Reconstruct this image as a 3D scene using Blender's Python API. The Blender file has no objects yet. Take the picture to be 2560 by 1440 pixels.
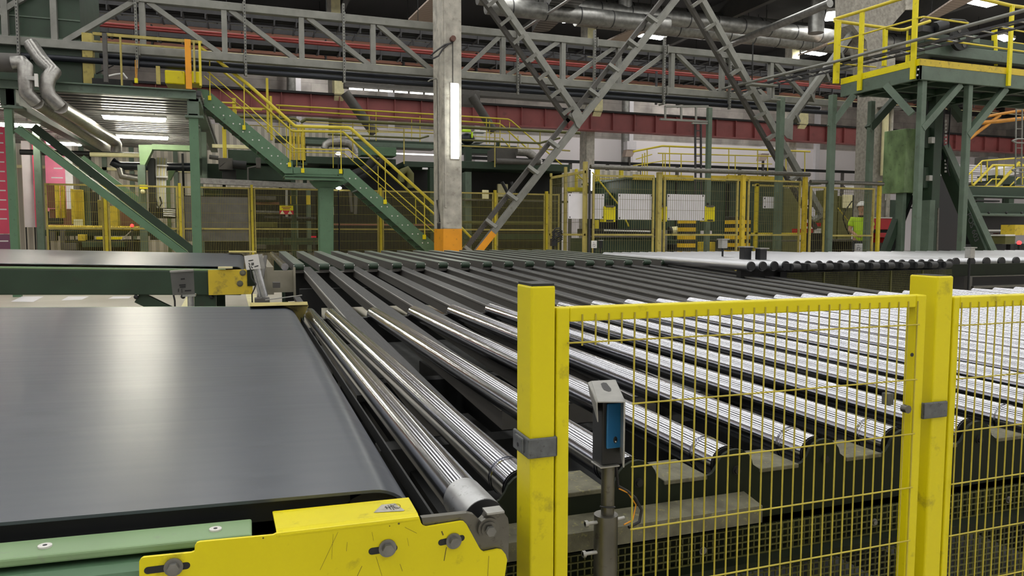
import bpy, math, random
from mathutils import Vector, Matrix
random.seed(7)
PI = math.pi
SC = bpy.context.scene
COL = SC.collection

# ------------------------------------------------------------------ camera
# world: X runs along the conveyor line, Y away from the camera along the rollers, Z up; metres
CAM_Z = 1.5
FZ = 0.40            # floor level; z = 0 in the parts below means the floor
FPX = 1849.0
AX = (0.94129639, 0.02337433, 0.33677106)      # world X, Y, Z seen in the camera's own axes (right, up, forward)
AY = (-0.33757537, 0.07106850, 0.93861181)
AZ = (0.00199440, 0.99719753, -0.07478712)
cam_d = bpy.data.cameras.new('camera')
cam = bpy.data.objects.new('camera', cam_d)
COL.objects.link(cam)
cam_d.sensor_width = 36.0
cam_d.lens = 36.0 * FPX / 2560.0
cam_d.clip_start = 0.02
cam_d.clip_end = 200
right = Vector((AX[0], AY[0], AZ[0])); up = Vector((AX[1], AY[1], AZ[1])); fwd = Vector((AX[2], AY[2], AZ[2]))
m = Matrix((right, up, -fwd)).transposed().to_4x4()
m.translation = Vector((0, 0, CAM_Z))
cam.matrix_world = m
CM = m.copy()
SC.camera = cam
SC.view_settings.view_transform = 'Standard'
SC.view_settings.look = 'None'
SC.view_settings.exposure = 0.28
SC.view_settings.gamma = 1.0
SC.view_settings.use_curve_mapping = False
SC.cycles.max_bounces = 6
SC.cycles.diffuse_bounces = 3
SC.cycles.glossy_bounces = 4
SC.cycles.transparent_max_bounces = 6
SC.cycles.sample_clamp_indirect = 6
SC.cycles.use_denoising = True
world = bpy.data.worlds.new('hall_air')
world.use_nodes = True
world.node_tree.nodes['Background'].inputs[0].default_value = (0.55, 0.6, 0.7, 1)
world.node_tree.nodes['Background'].inputs[1].default_value = 0.02
SC.world = world

def P(px, py, X=None, Y=None, Z=None):
    """the point of the place seen at a pixel of the photo, on the plane X=, Y= or Z="""
    c = (px - 1280.0, 720.0 - py, FPX)
    r = [sum(a * b for a, b in zip(c, k)) for k in (AX, AY, AZ)]
    if X is not None: t = X / r[0]
    elif Y is not None: t = Y / r[1]
    else: t = (Z - CAM_Z) / r[2]
    return Vector((r[0] * t, r[1] * t, CAM_Z + r[2] * t))

# ------------------------------------------------------------------ materials
def new_mat(name):
    m = bpy.data.materials.new(name); m.use_nodes = True
    nt = m.node_tree
    return m, nt, nt.nodes['Principled BSDF']

def M(name, col, rough=0.5, metal=0.0, var=0.18, scale=6.0, dirt=0.0, dirt_col=(0.03, 0.027, 0.02), stretch=None, bump=0.0, coat=0.0, dscale=None, spec=None, aniso=0.0):
    m, nt, b = new_mat(name)
    N, L = nt.nodes, nt.links
    tc = N.new('ShaderNodeTexCoord'); mp = N.new('ShaderNodeMapping')
    L.new(tc.outputs['Object'], mp.inputs[0])
    if stretch: mp.inputs['Scale'].default_value = stretch
    no = N.new('ShaderNodeTexNoise'); no.inputs['Scale'].default_value = scale; no.inputs['Detail'].default_value = 5
    L.new(mp.outputs[0], no.inputs['Vector'])
    mr = N.new('ShaderNodeMapRange'); mr.inputs[1].default_value = 0.3; mr.inputs[2].default_value = 0.7
    mr.inputs[3].default_value = 1 - var; mr.inputs[4].default_value = 1 + var * 0.6
    L.new(no.outputs['Fac'], mr.inputs[0])
    mu = N.new('ShaderNodeVectorMath'); mu.operation = 'SCALE'; mu.inputs[0].default_value = col[:3]
    L.new(mr.outputs[0], mu.inputs['Scale'])
    out = mu.outputs[0]
    if dirt > 0:
        n2 = N.new('ShaderNodeTexNoise'); n2.inputs['Scale'].default_value = dscale or scale * 2.3; n2.inputs['Detail'].default_value = 8; n2.inputs['Roughness'].default_value = 0.65
        L.new(tc.outputs['Object'], n2.inputs['Vector'])
        r2 = N.new('ShaderNodeMapRange'); r2.inputs[1].default_value = 0.62 - dirt * 0.25; r2.inputs[2].default_value = 0.78 - dirt * 0.2
        r2.inputs[4].default_value = 0.8
        L.new(n2.outputs['Fac'], r2.inputs[0])
        mx = N.new('ShaderNodeMix'); mx.data_type = 'RGBA'
        L.new(r2.outputs[0], mx.inputs[0]); L.new(out, mx.inputs[6]); mx.inputs[7].default_value = (*dirt_col, 1)
        out = mx.outputs[2]
    L.new(out, b.inputs['Base Color'])
    b.inputs['Metallic'].default_value = metal
    if spec is not None: b.inputs['Specular IOR Level'].default_value = spec
    if aniso:
        b.inputs['Anisotropic'].default_value = aniso; b.inputs['Anisotropic Rotation'].default_value = 0.25
        tg = N.new('ShaderNodeTangent'); tg.direction_type = 'RADIAL'; tg.axis = 'Y'; L.new(tg.outputs[0], b.inputs['Tangent'])
    r3 = N.new('ShaderNodeMapRange'); r3.inputs[3].default_value = max(0.02, rough * 0.85); r3.inputs[4].default_value = min(1, rough * 1.2)
    L.new(no.outputs['Fac'], r3.inputs[0]); L.new(r3.outputs[0], b.inputs['Roughness'])
    if coat: b.inputs['Coat Weight'].default_value = coat
    if bump:
        bp = N.new('ShaderNodeBump'); bp.inputs['Strength'].default_value = bump; bp.inputs['Distance'].default_value = 0.01
        L.new(no.outputs['Fac'], bp.inputs['Height']); L.new(bp.outputs[0], b.inputs['Normal'])
    return m

def EM(name, col, strength):
    m, nt, b = new_mat(name)
    b.inputs['Base Color'].default_value = (*col, 1)
    b.inputs['Emission Color'].default_value = (*col, 1)
    b.inputs['Emission Strength'].default_value = strength
    return m

def STRIPE(name, c1, c2, axis, period, duty, rough=0.5, offset=0.0, metal=0.0):
    m, nt, b = new_mat(name); N, L = nt.nodes, nt.links
    tc = N.new('ShaderNodeTexCoord'); sp = N.new('ShaderNodeSeparateXYZ'); L.new(tc.outputs['Object'], sp.inputs[0])
    ad = N.new('ShaderNodeMath'); ad.operation = 'ADD'; ad.inputs[1].default_value = offset; L.new(sp.outputs[axis], ad.inputs[0])
    dv = N.new('ShaderNodeMath'); dv.operation = 'DIVIDE'; dv.inputs[1].default_value = period; L.new(ad.outputs[0], dv.inputs[0])
    fr = N.new('ShaderNodeMath'); fr.operation = 'FRACT'; L.new(dv.outputs[0], fr.inputs[0])
    gt = N.new('ShaderNodeMath'); gt.operation = 'GREATER_THAN'; gt.inputs[1].default_value = duty; L.new(fr.outputs[0], gt.inputs[0])
    mx = N.new('ShaderNodeMix'); mx.data_type = 'RGBA'; L.new(gt.outputs[0], mx.inputs[0])
    mx.inputs[6].default_value = (*c1, 1); mx.inputs[7].default_value = (*c2, 1)
    L.new(mx.outputs[2], b.inputs['Base Color']); b.inputs['Roughness'].default_value = rough; b.inputs['Metallic'].default_value = metal
    return m

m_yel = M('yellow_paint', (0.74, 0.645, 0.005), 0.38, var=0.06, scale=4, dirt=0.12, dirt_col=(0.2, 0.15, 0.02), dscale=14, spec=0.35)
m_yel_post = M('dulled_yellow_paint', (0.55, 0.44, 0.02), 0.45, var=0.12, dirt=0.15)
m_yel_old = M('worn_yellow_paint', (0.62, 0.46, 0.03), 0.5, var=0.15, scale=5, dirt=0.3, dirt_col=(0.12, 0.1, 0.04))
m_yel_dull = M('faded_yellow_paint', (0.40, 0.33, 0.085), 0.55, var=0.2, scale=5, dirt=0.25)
m_rail = M('handrail_yellow', (0.66, 0.54, 0.04), 0.4, var=0.08)
m_orange = M('orange_paint', (0.8, 0.33, 0.01), 0.5, var=0.12, scale=3, dirt=0.15)
m_chrome, nt, b = new_mat('polished_steel')       # turned steel: fine rings round the roller draw the lamps out into long streaks
b.inputs['Base Color'].default_value = (0.57, 0.58, 0.63, 1); b.inputs['Metallic'].default_value = 1; b.inputs['Roughness'].default_value = 0.145
b.inputs['Anisotropic'].default_value = 0.55; b.inputs['Anisotropic Rotation'].default_value = 0.25
tg = nt.nodes.new('ShaderNodeTangent'); tg.direction_type = 'RADIAL'; tg.axis = 'Y'; nt.links.new(tg.outputs[0], b.inputs['Tangent'])
m_roll2 = M('satin_steel', (0.62, 0.63, 0.66), 0.34, 0.9, var=0.05)
m_jib = M('orange_jib_paint', (0.50, 0.21, 0.012), 0.5)
m_mottle = M('mottled_green_paint', (0.19, 0.29, 0.13), 0.42, var=0.5, scale=5, stretch=(1, 1, .5), dirt=0.15)
m_zinc = M('dull_zinc_steel', (0.55, 0.56, 0.57), 0.33, 0.9, var=0.15, scale=30, dirt=0.2, dirt_col=(0.12, 0.12, 0.12), dscale=60)
m_steel = M('bare_steel', (0.17, 0.165, 0.145), 0.38, 0.85, var=0.2, scale=20, dirt=0.2)
m_clamp = M('galvanised_clamp', (0.14, 0.15, 0.155), 0.5, 0.5, var=0.25, scale=60, dirt=0.25)
m_bolt = M('bolt_steel', (0.24, 0.24, 0.23), 0.4, 0.8, var=0.2, scale=40)
m_black = M('black_plastic', (0.012, 0.013, 0.015), 0.45, var=0.1)
m_dark = M('dark_steel', (0.012, 0.013, 0.013), 0.6, 0.2, var=0.2)
m_belt = M('grey_belt', (0.040, 0.050, 0.070), 0.31, var=0.04, scale=3, stretch=(0.5, 9, 9), spec=0.85)
m_strip = M('black_belt_strip', (0.030, 0.031, 0.032), 0.46, var=0.12, scale=12, stretch=(10, 0.6, 4), spec=0.35)
m_strip_grn = M('green_belt_strip', (0.12, 0.145, 0.12), 0.38, var=0.15, scale=12, stretch=(8, 0.6, 4), spec=0.6)
m_stripside = M('strip_side_rail', (0.085, 0.08, 0.073), 0.6, 0.0, var=0.15, scale=12)
m_green = M('green_paint', (0.095, 0.185, 0.105), 0.42, var=0.1, scale=5, dirt=0.05)
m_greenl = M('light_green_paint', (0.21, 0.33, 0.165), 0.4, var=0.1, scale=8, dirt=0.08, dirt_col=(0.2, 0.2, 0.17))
m_greend = M('dark_green_paint', (0.022, 0.047, 0.026), 0.5, var=0.2, scale=4, dirt=0.15)
m_greeng = M('greyed_green_paint', (0.105, 0.15, 0.11), 0.5, var=0.2, scale=4, dirt=0.2, dirt_col=(0.06, 0.07, 0.05))
m_greenb = M('bright_green_paint', (0.30, 0.42, 0.15), 0.45, var=0.1)
m_conc = M('raw_concrete', (0.44, 0.42, 0.365), 0.85, var=0.32, scale=5, dirt=0.3, dirt_col=(0.22, 0.2, 0.16), bump=0.4, dscale=9)
m_plaster = M('rough_plaster', (0.33, 0.31, 0.27), 0.9, var=0.3, scale=14, bump=1.0)
m_cream = M('cream_paint', (0.74, 0.69, 0.40), 0.6, var=0.15)
m_galv = M('galvanised_beam', (0.23, 0.232, 0.21), 0.5, 0.35, var=0.2, scale=4, dirt=0.12, dirt_col=(0.16, 0.16, 0.12))
m_duct = M('silver_duct', (0.36, 0.35, 0.33), 0.36, 0.85, var=0.25, scale=3, stretch=(6, 6, 6), bump=0.3)
m_ductd = M('darker_roof_duct', (0.30, 0.30, 0.285), 0.42, 0.8, var=0.3, scale=6, bump=0.3)  # duct metal in a slightly darker tone
m_pipe = M('dark_pipe', (0.012, 0.015, 0.022), 0.4, 0.3, var=0.1)
m_redg = M('red_girder_paint', (0.26, 0.068, 0.066), 0.55, var=0.2, scale=1.2, dirt=0.12, dirt_col=(0.09, 0.03, 0.03), dscale=2.5)
m_brown = M('brown_girder_paint', (0.24, 0.10, 0.062), 0.6, var=0.25, scale=1)
m_redp = M('red_pipe_paint', (0.27, 0.035, 0.03), 0.45, var=0.15)
m_tray = M('cable_tray_steel', (0.045, 0.045, 0.048), 0.5, 0.3, var=0.2)
m_cable = M('black_cable', (0.012, 0.012, 0.014), 0.5, var=0.1)
m_white = M('white_board', (0.74, 0.72, 0.75), 0.5, var=0.04)
m_whitep = M('white_painted_metal', (0.7, 0.69, 0.66), 0.45, var=0.08)
m_red = M('red_enamel', (0.5, 0.012, 0.02), 0.35, var=0.08)
m_blue = M('blue_plastic', (0.016, 0.16, 0.40), 0.4, var=0.08)
m_alu = M('brushed_aluminium', (0.42, 0.42, 0.40), 0.4, 0.8, var=0.12, scale=40)
m_rust = M('oily_rail', (0.15, 0.145, 0.105), 0.75, var=0.35, scale=25, dirt=0.22, dirt_col=(0.36, 0.33, 0.13), bump=0.6, dscale=70, spec=0.2)
m_framed = M('dark_green_rail', (0.011, 0.016, 0.008), 0.6, var=0.3, scale=12, spec=0.2)
m_mesh_dk = M('olive_mesh', (0.10, 0.10, 0.025), 0.6, var=0.2)
m_hazard = STRIPE('yellow_black_bands', (0.78, 0.5, 0.02), (0.02, 0.02, 0.02), 2, 0.17, 0.5)
m_corr_dk = STRIPE('corrugated_dark', (0.20, 0.20, 0.19), (0.05, 0.05, 0.05), 1, 0.30, 0.45, 0.4)
m_corr = STRIPE('corrugated_wall', (0.60, 0.56, 0.47), (0.40, 0.37, 0.31), 0, 0.2, 0.5, 0.5)
m_lamp = EM('lamp_lens', (1.0, 0.98, 0.94), 60.0)
m_lampr = EM('unseen_row_lens', (1.0, 0.985, 0.95), 5.6)
m_lampf = EM('fluorescent_tube', (1.0, 0.95, 0.80), 60.0)
m_slot = EM('lit_slot', (1.0, 0.98, 0.9), 4.0)
m_lampc = EM('column_lamp_diffuser', (0.99, 1.0, 0.93), 7.0)
m_redlamp = EM('red_beacon', (1.0, 0.012, 0.012), 9.0)
m_skin = M('skin', (0.52, 0.29, 0.20), 0.55, var=0.06)
m_hivis = M('hi_vis_fabric', (0.50, 0.78, 0.02), 0.7, var=0.08)
m_helmet = M('white_helmet', (0.8, 0.8, 0.78), 0.35, var=0.03)
m_trouser = M('dark_trousers', (0.03, 0.035, 0.05), 0.8, var=0.1)
m_hair = M('dark_hair', (0.03, 0.02, 0.015), 0.8, var=0.1)
m_pink = M('pink_banner_print', (0.72, 0.08, 0.16), 0.5, var=0.05)
m_pinkl = M('light_pink_banner', (0.80, 0.22, 0.36), 0.5, var=0.06)
m_violet = M('violet_banner', (0.20, 0.07, 0.14), 0.5, var=0.06)
m_panel = STRIPE('radiant_panel_face', (0.46, 0.37, 0.31), (0.2, 0.16, 0.13), 1, 0.22, 0.9, 0.6)
m_clearp = M('scratched_steel_sheet', (0.17, 0.17, 0.17), 0.3, 0.7, var=0.15)

# ------------------------------------------------------------------ mesh building
class MB:
    def __init__(self): self.v = []; self.f = []; self.s = []; self.marks = []
    def parts(self, name, mat, parent, bevel=0.0):
        """each box added is a part of its own"""
        out = []
        ends = self.marks[1:] + [(len(self.v), len(self.f))]
        for (v0, f0), (v1, f1) in zip(self.marks, ends):
            b = MB(); b.v = self.v[v0:v1]; b.f = [tuple(i - v0 for i in f) for f in self.f[f0:f1]]; b.s = self.s[f0:f1]
            out.append(b.build(name, mat, parent, bevel))
        return out
    def face(self, pts, smooth=False):
        n = len(self.v); self.v += [tuple(p) for p in pts]; self.f.append(tuple(range(n, n + len(pts)))); self.s.append(smooth); return self
    def hexa(self, c):
        self.marks.append((len(self.v), len(self.f))); n = len(self.v); self.v += [tuple(p) for p in c]
        for q in ((0, 3, 2, 1), (4, 5, 6, 7), (0, 1, 5, 4), (1, 2, 6, 5), (2, 3, 7, 6), (3, 0, 4, 7)):
            self.f.append(tuple(n + i for i in q)); self.s.append(False)
        return self
    def box(self, x0, x1, y0, y1, z0, z1):
        if x0 > x1: x0, x1 = x1, x0
        if y0 > y1: y0, y1 = y1, y0
        if z0 > z1: z0, z1 = z1, z0
        return self.hexa([(x0, y0, z0), (x1, y0, z0), (x1, y1, z0), (x0, y1, z0), (x0, y0, z1), (x1, y0, z1), (x1, y1, z1), (x0, y1, z1)])
    def bar(self, p, q, w, h, up=(0, 0, 1)):
        """a square bar from p to q; w across, h along up"""
        p, q = Vector(p), Vector(q); d = (q - p).normalized(); u = Vector(up)
        if abs(d.dot(u)) > 0.98: u = Vector((0, 1, 0))
        s = d.cross(u).normalized(); u = s.cross(d).normalized()
        s *= w / 2; u *= h / 2
        return self.hexa([p - s - u, p + s - u, q + s - u, q - s - u, p - s + u, p + s + u, q + s + u, q - s + u])
    def tube(self, p, q, r, n=12, cap=True, r2=None):
        p, q = Vector(p), Vector(q); d = (q - p).normalized()
        a = Vector((0, 0, 1)) if abs(d.z) < 0.9 else Vector((1, 0, 0))
        s = d.cross(a).normalized(); t = s.cross(d).normalized(); r2 = r if r2 is None else r2
        k = len(self.v)
        c = [(math.cos(2 * PI * i / n), math.sin(2 * PI * i / n)) for i in range(n)]
        for (o, rr) in ((p, r), (q, r2)):
            for (x, y) in c: self.v.append(tuple(o + s * x * rr + t * y * rr))
        for i in range(n):
            j = (i + 1) % n; self.f.append((k + i, k + j, k + n + j, k + n + i)); self.s.append(True)
        if cap:
            self.face([p + s * x * r + t * y * r for (x, y) in reversed(c)])
            self.face([q + s * x * r2 + t * y * r2 for (x, y) in c])
        return self
    def path(self, pts, r, n=8):
        pts = [Vector(p) for p in pts]; k = len(self.v); m = len(pts)
        a = Vector((0.013, 0.021, 1)).normalized(); prev = None
        for i, p in enumerate(pts):
            d = ((pts[min(i + 1, m - 1)] - pts[i]).normalized() + (pts[i] - pts[max(i - 1, 0)]).normalized())
            d = d.normalized()
            if prev is None:
                if abs(d.dot(a)) > 0.95: a = Vector((1, 0.02, 0.01)).normalized()
                s = d.cross(a).normalized()
            else: s = (prev - d * prev.dot(d)).normalized()
            prev = s; t = s.cross(d)
            for j in range(n):
                an = 2 * PI * j / n; self.v.append(tuple(p + s * math.cos(an) * r + t * math.sin(an) * r))
        for i in range(m - 1):
            for j in range(n):
                jj = (j + 1) % n
                self.f.append((k + i * n + j, k + i * n + jj, k + (i + 1) * n + jj, k + (i + 1) * n + j)); self.s.append(True)
        self.face([self.v[k + j] for j in reversed(range(n))]); self.face([self.v[k + (m - 1) * n + j] for j in range(n)])
        return self
    def prism(self, pts, plane, a0, a1, smooth=False):
        """a polygon given in a plane ('xz', 'yz', 'xy') pulled along the third axis from a0 to a1"""
        def at(u, w, a): return {'xz': (u, a, w), 'yz': (a, u, w), 'xy': (u, w, a)}[plane]
        n = len(pts)
        self.face([at(u, w, a0) for (u, w) in pts]); self.face([at(u, w, a1) for (u, w) in reversed(pts)])
        if smooth:
            k = len(self.v)
            for a in (a0, a1): self.v += [at(u, w, a) for (u, w) in pts]
            for i in range(n):
                j = (i + 1) % n; self.f.append((k + i, k + n + i, k + n + j, k + j)); self.s.append(True)
        else:
            for i in range(n):
                (u, w), (u2, w2) = pts[i], pts[(i + 1) % n]
                self.face([at(u, w, a0), at(u, w, a1), at(u2, w2, a1), at(u2, w2, a0)])
        return self
    def ball(self, c, r, n=12, m=8, sx=1, sy=1, sz=1, z0=-1.0):
        k = len(self.v); a0 = math.asin(z0)
        for i in range(m + 1):
            a = a0 + (PI / 2 - a0) * i / m
            for j in range(n):
                b = 2 * PI * j / n
                self.v.append((c[0] + r * sx * math.cos(a) * math.cos(b), c[1] + r * sy * math.cos(a) * math.sin(b), c[2] + r * sz * math.sin(a)))
        for i in range(m):
            for j in range(n):
                jj = (j + 1) % n
                self.f.append((k + i * n + j, k + i * n + jj, k + (i + 1) * n + jj, k + (i + 1) * n + j)); self.s.append(True)
        return self
    def bolt(self, p, r, h, axis='y', washer=1.5):
        """a hexagon head with washer standing out towards -axis"""
        d = {'y': Vector((0, -1, 0)), 'x': Vector((-1, 0, 0)), 'z': Vector((0, 0, 1))}[axis]; p = Vector(p)
        if washer: self.tube(p, p + d * h * 0.3, r * washer, 20)
        self.tube(p + d * h * 0.3, p + d * h, r, 6)
        return self
    def warp(self, f): self.v = [tuple(f(*p)) for p in self.v]; return self
    def build(self, name, mat, parent=None, bevel=0.0, fix=True, raw=False):
        if not raw: self.v = [(x, y, lift(z)) for (x, y, z) in self.v]
        me = bpy.data.meshes.new(name); me.from_pydata(self.v, [], self.f); me.validate()
        for p, s in zip(me.polygons, self.s): p.use_smooth = s
        me.materials.append(mat)
        if fix:
            import bmesh
            bm = bmesh.new(); bm.from_mesh(me); bmesh.ops.recalc_face_normals(bm, faces=bm.faces[:]); bm.to_mesh(me); bm.free()
        o = bpy.data.objects.new(name, me); COL.objects.link(o)
        if parent is not None: adopt(o, parent)
        if bevel:
            b = o.modifiers.new('soft_edges', 'BEVEL'); b.width = bevel; b.segments = 2; b.limit_method = 'ANGLE'; b.angle_limit = math.radians(40)
        return o

def square(xa, xb, Y, y=550):
    """a square post whose front and side fill xa..xb of the photo: X from, X to, depth"""
    a, b = P(xa, y, Y=Y), P(xb, y, Y=Y); rl, rr = a.x / a.y, b.x / b.y
    if rl > 0: w = Y * (rr - rl) / (1 + rl); return rr * Y - w, rr * Y, w
    if rr < 0: w = Y * (rr - rl) / (1 - rr); return rl * Y, rl * Y + w, w
    return a.x, b.x, b.x - a.x
def lift(z):
    if z <= .05: return z + FZ
    return FZ + .05 + (z - .05) * (.55 - FZ) / .55 if z < .6 else z
LOC = {}
def adopt(o, parent):
    o.parent = parent; o.matrix_parent_inverse = Matrix.Translation(-LOC.get(parent.name, Vector((0, 0, 0))))
def tag(o, label=None, cat=None, group=None, kind=None):
    if label: o['label'] = label
    if cat: o['category'] = cat
    if group: o['group'] = group
    if kind: o['kind'] = kind
    return o
def thing(name, label, cat, loc, group=None):
    o = bpy.data.objects.new(name, None); COL.objects.link(o); o.empty_display_size = 0.1
    loc = (loc[0], loc[1], lift(loc[2])); o.location = loc; LOC[o.name] = Vector(loc)
    return tag(o, label, cat, group)
def struct(o): o['kind'] = 'structure'; return o
def again(o, off, parent=None):
    """another of the same part (and its own parts), moved by off"""
    c = o.copy(); COL.objects.link(c); c.location = Vector(o.location) + Vector(off)
    if parent is not None:
        c.parent = parent; c.matrix_parent_inverse = Matrix.Translation(-LOC.get(parent.name, Vector((0, 0, 0))))
    for ch in list(o.children):
        d = ch.copy(); COL.objects.link(d); d.parent = c; d.matrix_parent_inverse = ch.matrix_parent_inverse.copy(); d.location = ch.location.copy()
    return c
ORD = ['first', 'second', 'third', 'fourth', 'fifth', 'sixth', 'seventh', 'eighth', 'ninth', 'tenth', 'eleventh', 'twelfth', 'thirteenth', 'fourteenth']

# ------------------------------------------------------------------ the hall
X0, X1, Y0, Y1, ZC = -16.0, 48.0, -14.0, 36.0, 11.6
mf, nt, b = new_mat('hall_floor')
N, L = nt.nodes, nt.links
tc = N.new('ShaderNodeTexCoord'); no = N.new('ShaderNodeTexNoise'); no.inputs['Scale'].default_value = 0.8; no.inputs['Detail'].default_value = 8
L.new(tc.outputs['Object'], no.inputs['Vector']); cr = N.new('ShaderNodeValToRGB')
cr.color_ramp.elements[0].position = 0.3; cr.color_ramp.elements[0].color = (0.38, 0.355, 0.29, 1)
cr.color_ramp.elements[1].position = 0.7; cr.color_ramp.elements[1].color = (0.52, 0.49, 0.42, 1)
L.new(no.outputs['Fac'], cr.inputs[0]); L.new(cr.outputs[0], b.inputs['Base Color']); b.inputs['Roughness'].default_value = 0.45
o = MB().box(X0, X1, Y0, Y1, -0.2, 0).build('floor', mf); struct(o)
m_ceil = M('dark_ceiling', (0.040, 0.040, 0.043), 0.7, var=0.3, scale=1, stretch=(8, 0.3, 1))
struct(MB().box(X0, X1, Y0, Y1, ZC, ZC + 0.2).build('ceiling', m_ceil))
mw, nt, b = new_mat('hall_wall'); N, L = nt.nodes, nt.links
tc = N.new('ShaderNodeTexCoord'); sp = N.new('ShaderNodeSeparateXYZ'); L.new(tc.outputs['Object'], sp.inputs[0])
cb = N.new('ShaderNodeCombineXYZ'); L.new(sp.outputs[0], cb.inputs[0]); L.new(sp.outputs[2], cb.inputs[1])
br = N.new('ShaderNodeTexBrick'); br.inputs['Scale'].default_value = 1.0; br.inputs['Brick Width'].default_value = 3.0; br.inputs['Row Height'].default_value = 0.6
br.inputs['Mortar Size'].default_value = 0.012; br.inputs['Color1'].default_value = (0.46, 0.42, 0.39, 1); br.inputs['Color2'].default_value = (0.41, 0.375, 0.35, 1); br.inputs['Mortar'].default_value = (0.3, 0.28, 0.26, 1)
L.new(cb.outputs[0], br.inputs['Vector'])
nw = N.new('ShaderNodeTexNoise'); nw.inputs['Scale'].default_value = 1.2; nw.inputs['Detail'].default_value = 8; L.new(tc.outputs['Object'], nw.inputs['Vector'])
rr = N.new('ShaderNodeMapRange'); rr.inputs[1].default_value = 0.35; rr.inputs[2].default_value = 0.75; rr.inputs[3].default_value = 1.1; rr.inputs[4].default_value = 0.5; L.new(nw.outputs['Fac'], rr.inputs[0])
ms = N.new('ShaderNodeVectorMath'); ms.operation = 'SCALE'; L.new(br.outputs[0], ms.inputs[0]); L.new(rr.outputs[0], ms.inputs['Scale'])
gz = N.new('ShaderNodeMath'); gz.operation = 'LESS_THAN'; gz.inputs[1].default_value = 6.5; L.new(sp.outputs[2], gz.inputs[0])
mx = N.new('ShaderNodeMix'); mx.data_type = 'RGBA'; L.new(gz.outputs[0], mx.inputs[0]); L.new(ms.outputs[0], mx.inputs[6]); mx.inputs[7].default_value = (0.84, 0.80, 0.82, 1)
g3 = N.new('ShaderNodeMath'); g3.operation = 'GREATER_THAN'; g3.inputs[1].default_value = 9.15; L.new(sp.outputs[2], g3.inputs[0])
mx2 = N.new('ShaderNodeMix'); mx2.data_type = 'RGBA'; L.new(g3.outputs[0], mx2.inputs[0]); L.new(mx.outputs[2], mx2.inputs[6]); mx2.inputs[7].default_value = (0.035, 0.035, 0.038, 1)   # colour turns dark above the cranes
L.new(mx2.outputs[2], b.inputs['Base Color']); b.inputs['Roughness'].default_value = 0.8
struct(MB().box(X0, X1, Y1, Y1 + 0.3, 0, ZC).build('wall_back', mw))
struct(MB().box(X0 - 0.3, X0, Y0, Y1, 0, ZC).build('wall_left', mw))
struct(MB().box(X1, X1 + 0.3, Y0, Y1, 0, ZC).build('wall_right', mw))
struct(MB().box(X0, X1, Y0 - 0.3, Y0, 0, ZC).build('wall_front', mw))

# high-bay lamps: the ones the photo shows, then unseen rows shaped for the roller streaks
def lamp(name, c, label, group=None, sx=1.25, sy=0.42, z=10.5, yaw=0.0, mat=None):
    t = thing(name, label, 'lamp', c, group)
    x, y = c[0], c[1]
    R = Matrix.Rotation(yaw, 3, 'Z')
    def w(px, py, pz): v = R @ Vector((px - x, py - y, 0)); return (v.x + x, v.y + y, pz)
    MB().box(x - sx / 2 - .04, x + sx / 2 + .04, y - sy / 2 - .04, y + sy / 2 + .04, z + 0.01, z + 0.14).box(x - .12, x + .12, y - .06, y + .06, z + .14, z + .24).warp(w).build('housing', m_whitep, t)
    MB().box(x - sx / 2, x + sx / 2, y - sy / 2, y + sy / 2, z - 0.03, z + 0.02).warp(w).build('lens', mat or m_lamp, t)
    MB().tube((x, y, z + .2), (x, y, ZC - 0.002), 0.012, 6).build('hanger', m_dark, t)
    return t
LG = 'high-bay lamps hung under the hall roof'
for (px, py, lab, yw) in [
        (800, 68, 'high-bay lamp glaring behind the long steel truss, left of the concrete column', 0.9),
        (1420, 45, 'high-bay lamp shining between the main column and the first yellow-painted far column', 1.2),
        (1630, 92, 'high-bay lamp seen right of the rising brace, above the truss top chord', 0.1),
        (1740, 150, 'small far high-bay lamp seen through the truss bay', 1.2),
        (1895, 97, 'high-bay lamp right of the second falling brace, under the silver ducts', 0.9),
        (2035, 133, 'small far high-bay lamp left of the yellow railing of the tower platform', 0.1),
        (2080, 40, 'high-bay lamp over the left corner of the yellow platform railing', 0.9),
        (2455, 8, 'high-bay lamp cut by the top edge over the tower platform', 0.1),
        (2510, 95, 'high-bay lamp behind the right-hand yellow platform railing', 0.3)]:
    p = P(px, py, Z=10.5)
    lamp('high_bay_lamp', (p.x, p.y, 10.5), lab, LG, yaw=yw)
RG = 'unseen lamp rows, long and flat for the roller streaks, under the roof above the picture'
for iy in range(10):
    for ix in range(18):
        x, y = -14 + ix * 3.3, -11.5 + iy * 4.2
        if y > 29: continue
        v = CM.inverted() @ Vector((x, y, 10.0))       # keep to the part of the roof the photo leaves out
        if v.z < 0 and 720 - FPX * (v.y + 1.0) / -v.z > -60 and abs(v.x / v.z) < 0.85: continue
        lamp('unseen_roof_lamp', (x, y, 10.5), 'unseen long flat lamp, shaped to streak the rollers, in the roof rows over the conveyor line', RG, sx=0.62, sy=3.9, mat=m_lampr)

# ------------------------------------------------------------------ front roller conveyor
PITCH = 0.2475
RX = [0.465 + PITCH * k for k in range(26)]      # roller axes at the far side; the near ends sit 5 cm further along
YN, YF, RR, SK = 1.38, 4.47, 0.040, 0.05
ZN, ZF = 1.02 - RR, 1.05 - RR
rc = thing('roller_conveyor', 'long conveyor of polished steel rollers running right behind the near yellow fence', 'conveyor', (0.46, YN, 0))
YRL, ZRL = 1.352, 0.968
pts = [(0.42, 0.78), (0.42, ZRL)]
for x in RX:
    xc = x + SK + .004
    pts += [(xc - 0.066, ZRL), (xc - 0.058, ZRL + .004)] + [(xc + .049 * math.cos(math.radians(a)), ZN - .006 + .046 * math.sin(math.radians(a))) for a in (165, 145, 125, 105, 85, 65, 45, 25, 8)] + [(xc + 0.066, ZRL)]
pts += [(RX[-1] + 0.2, ZRL), (RX[-1] + 0.2, 0.78)]
MB().prism(pts, 'xz', YRL, YRL + .008).build('side_rail', m_framed, rc, 0.001)
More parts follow.
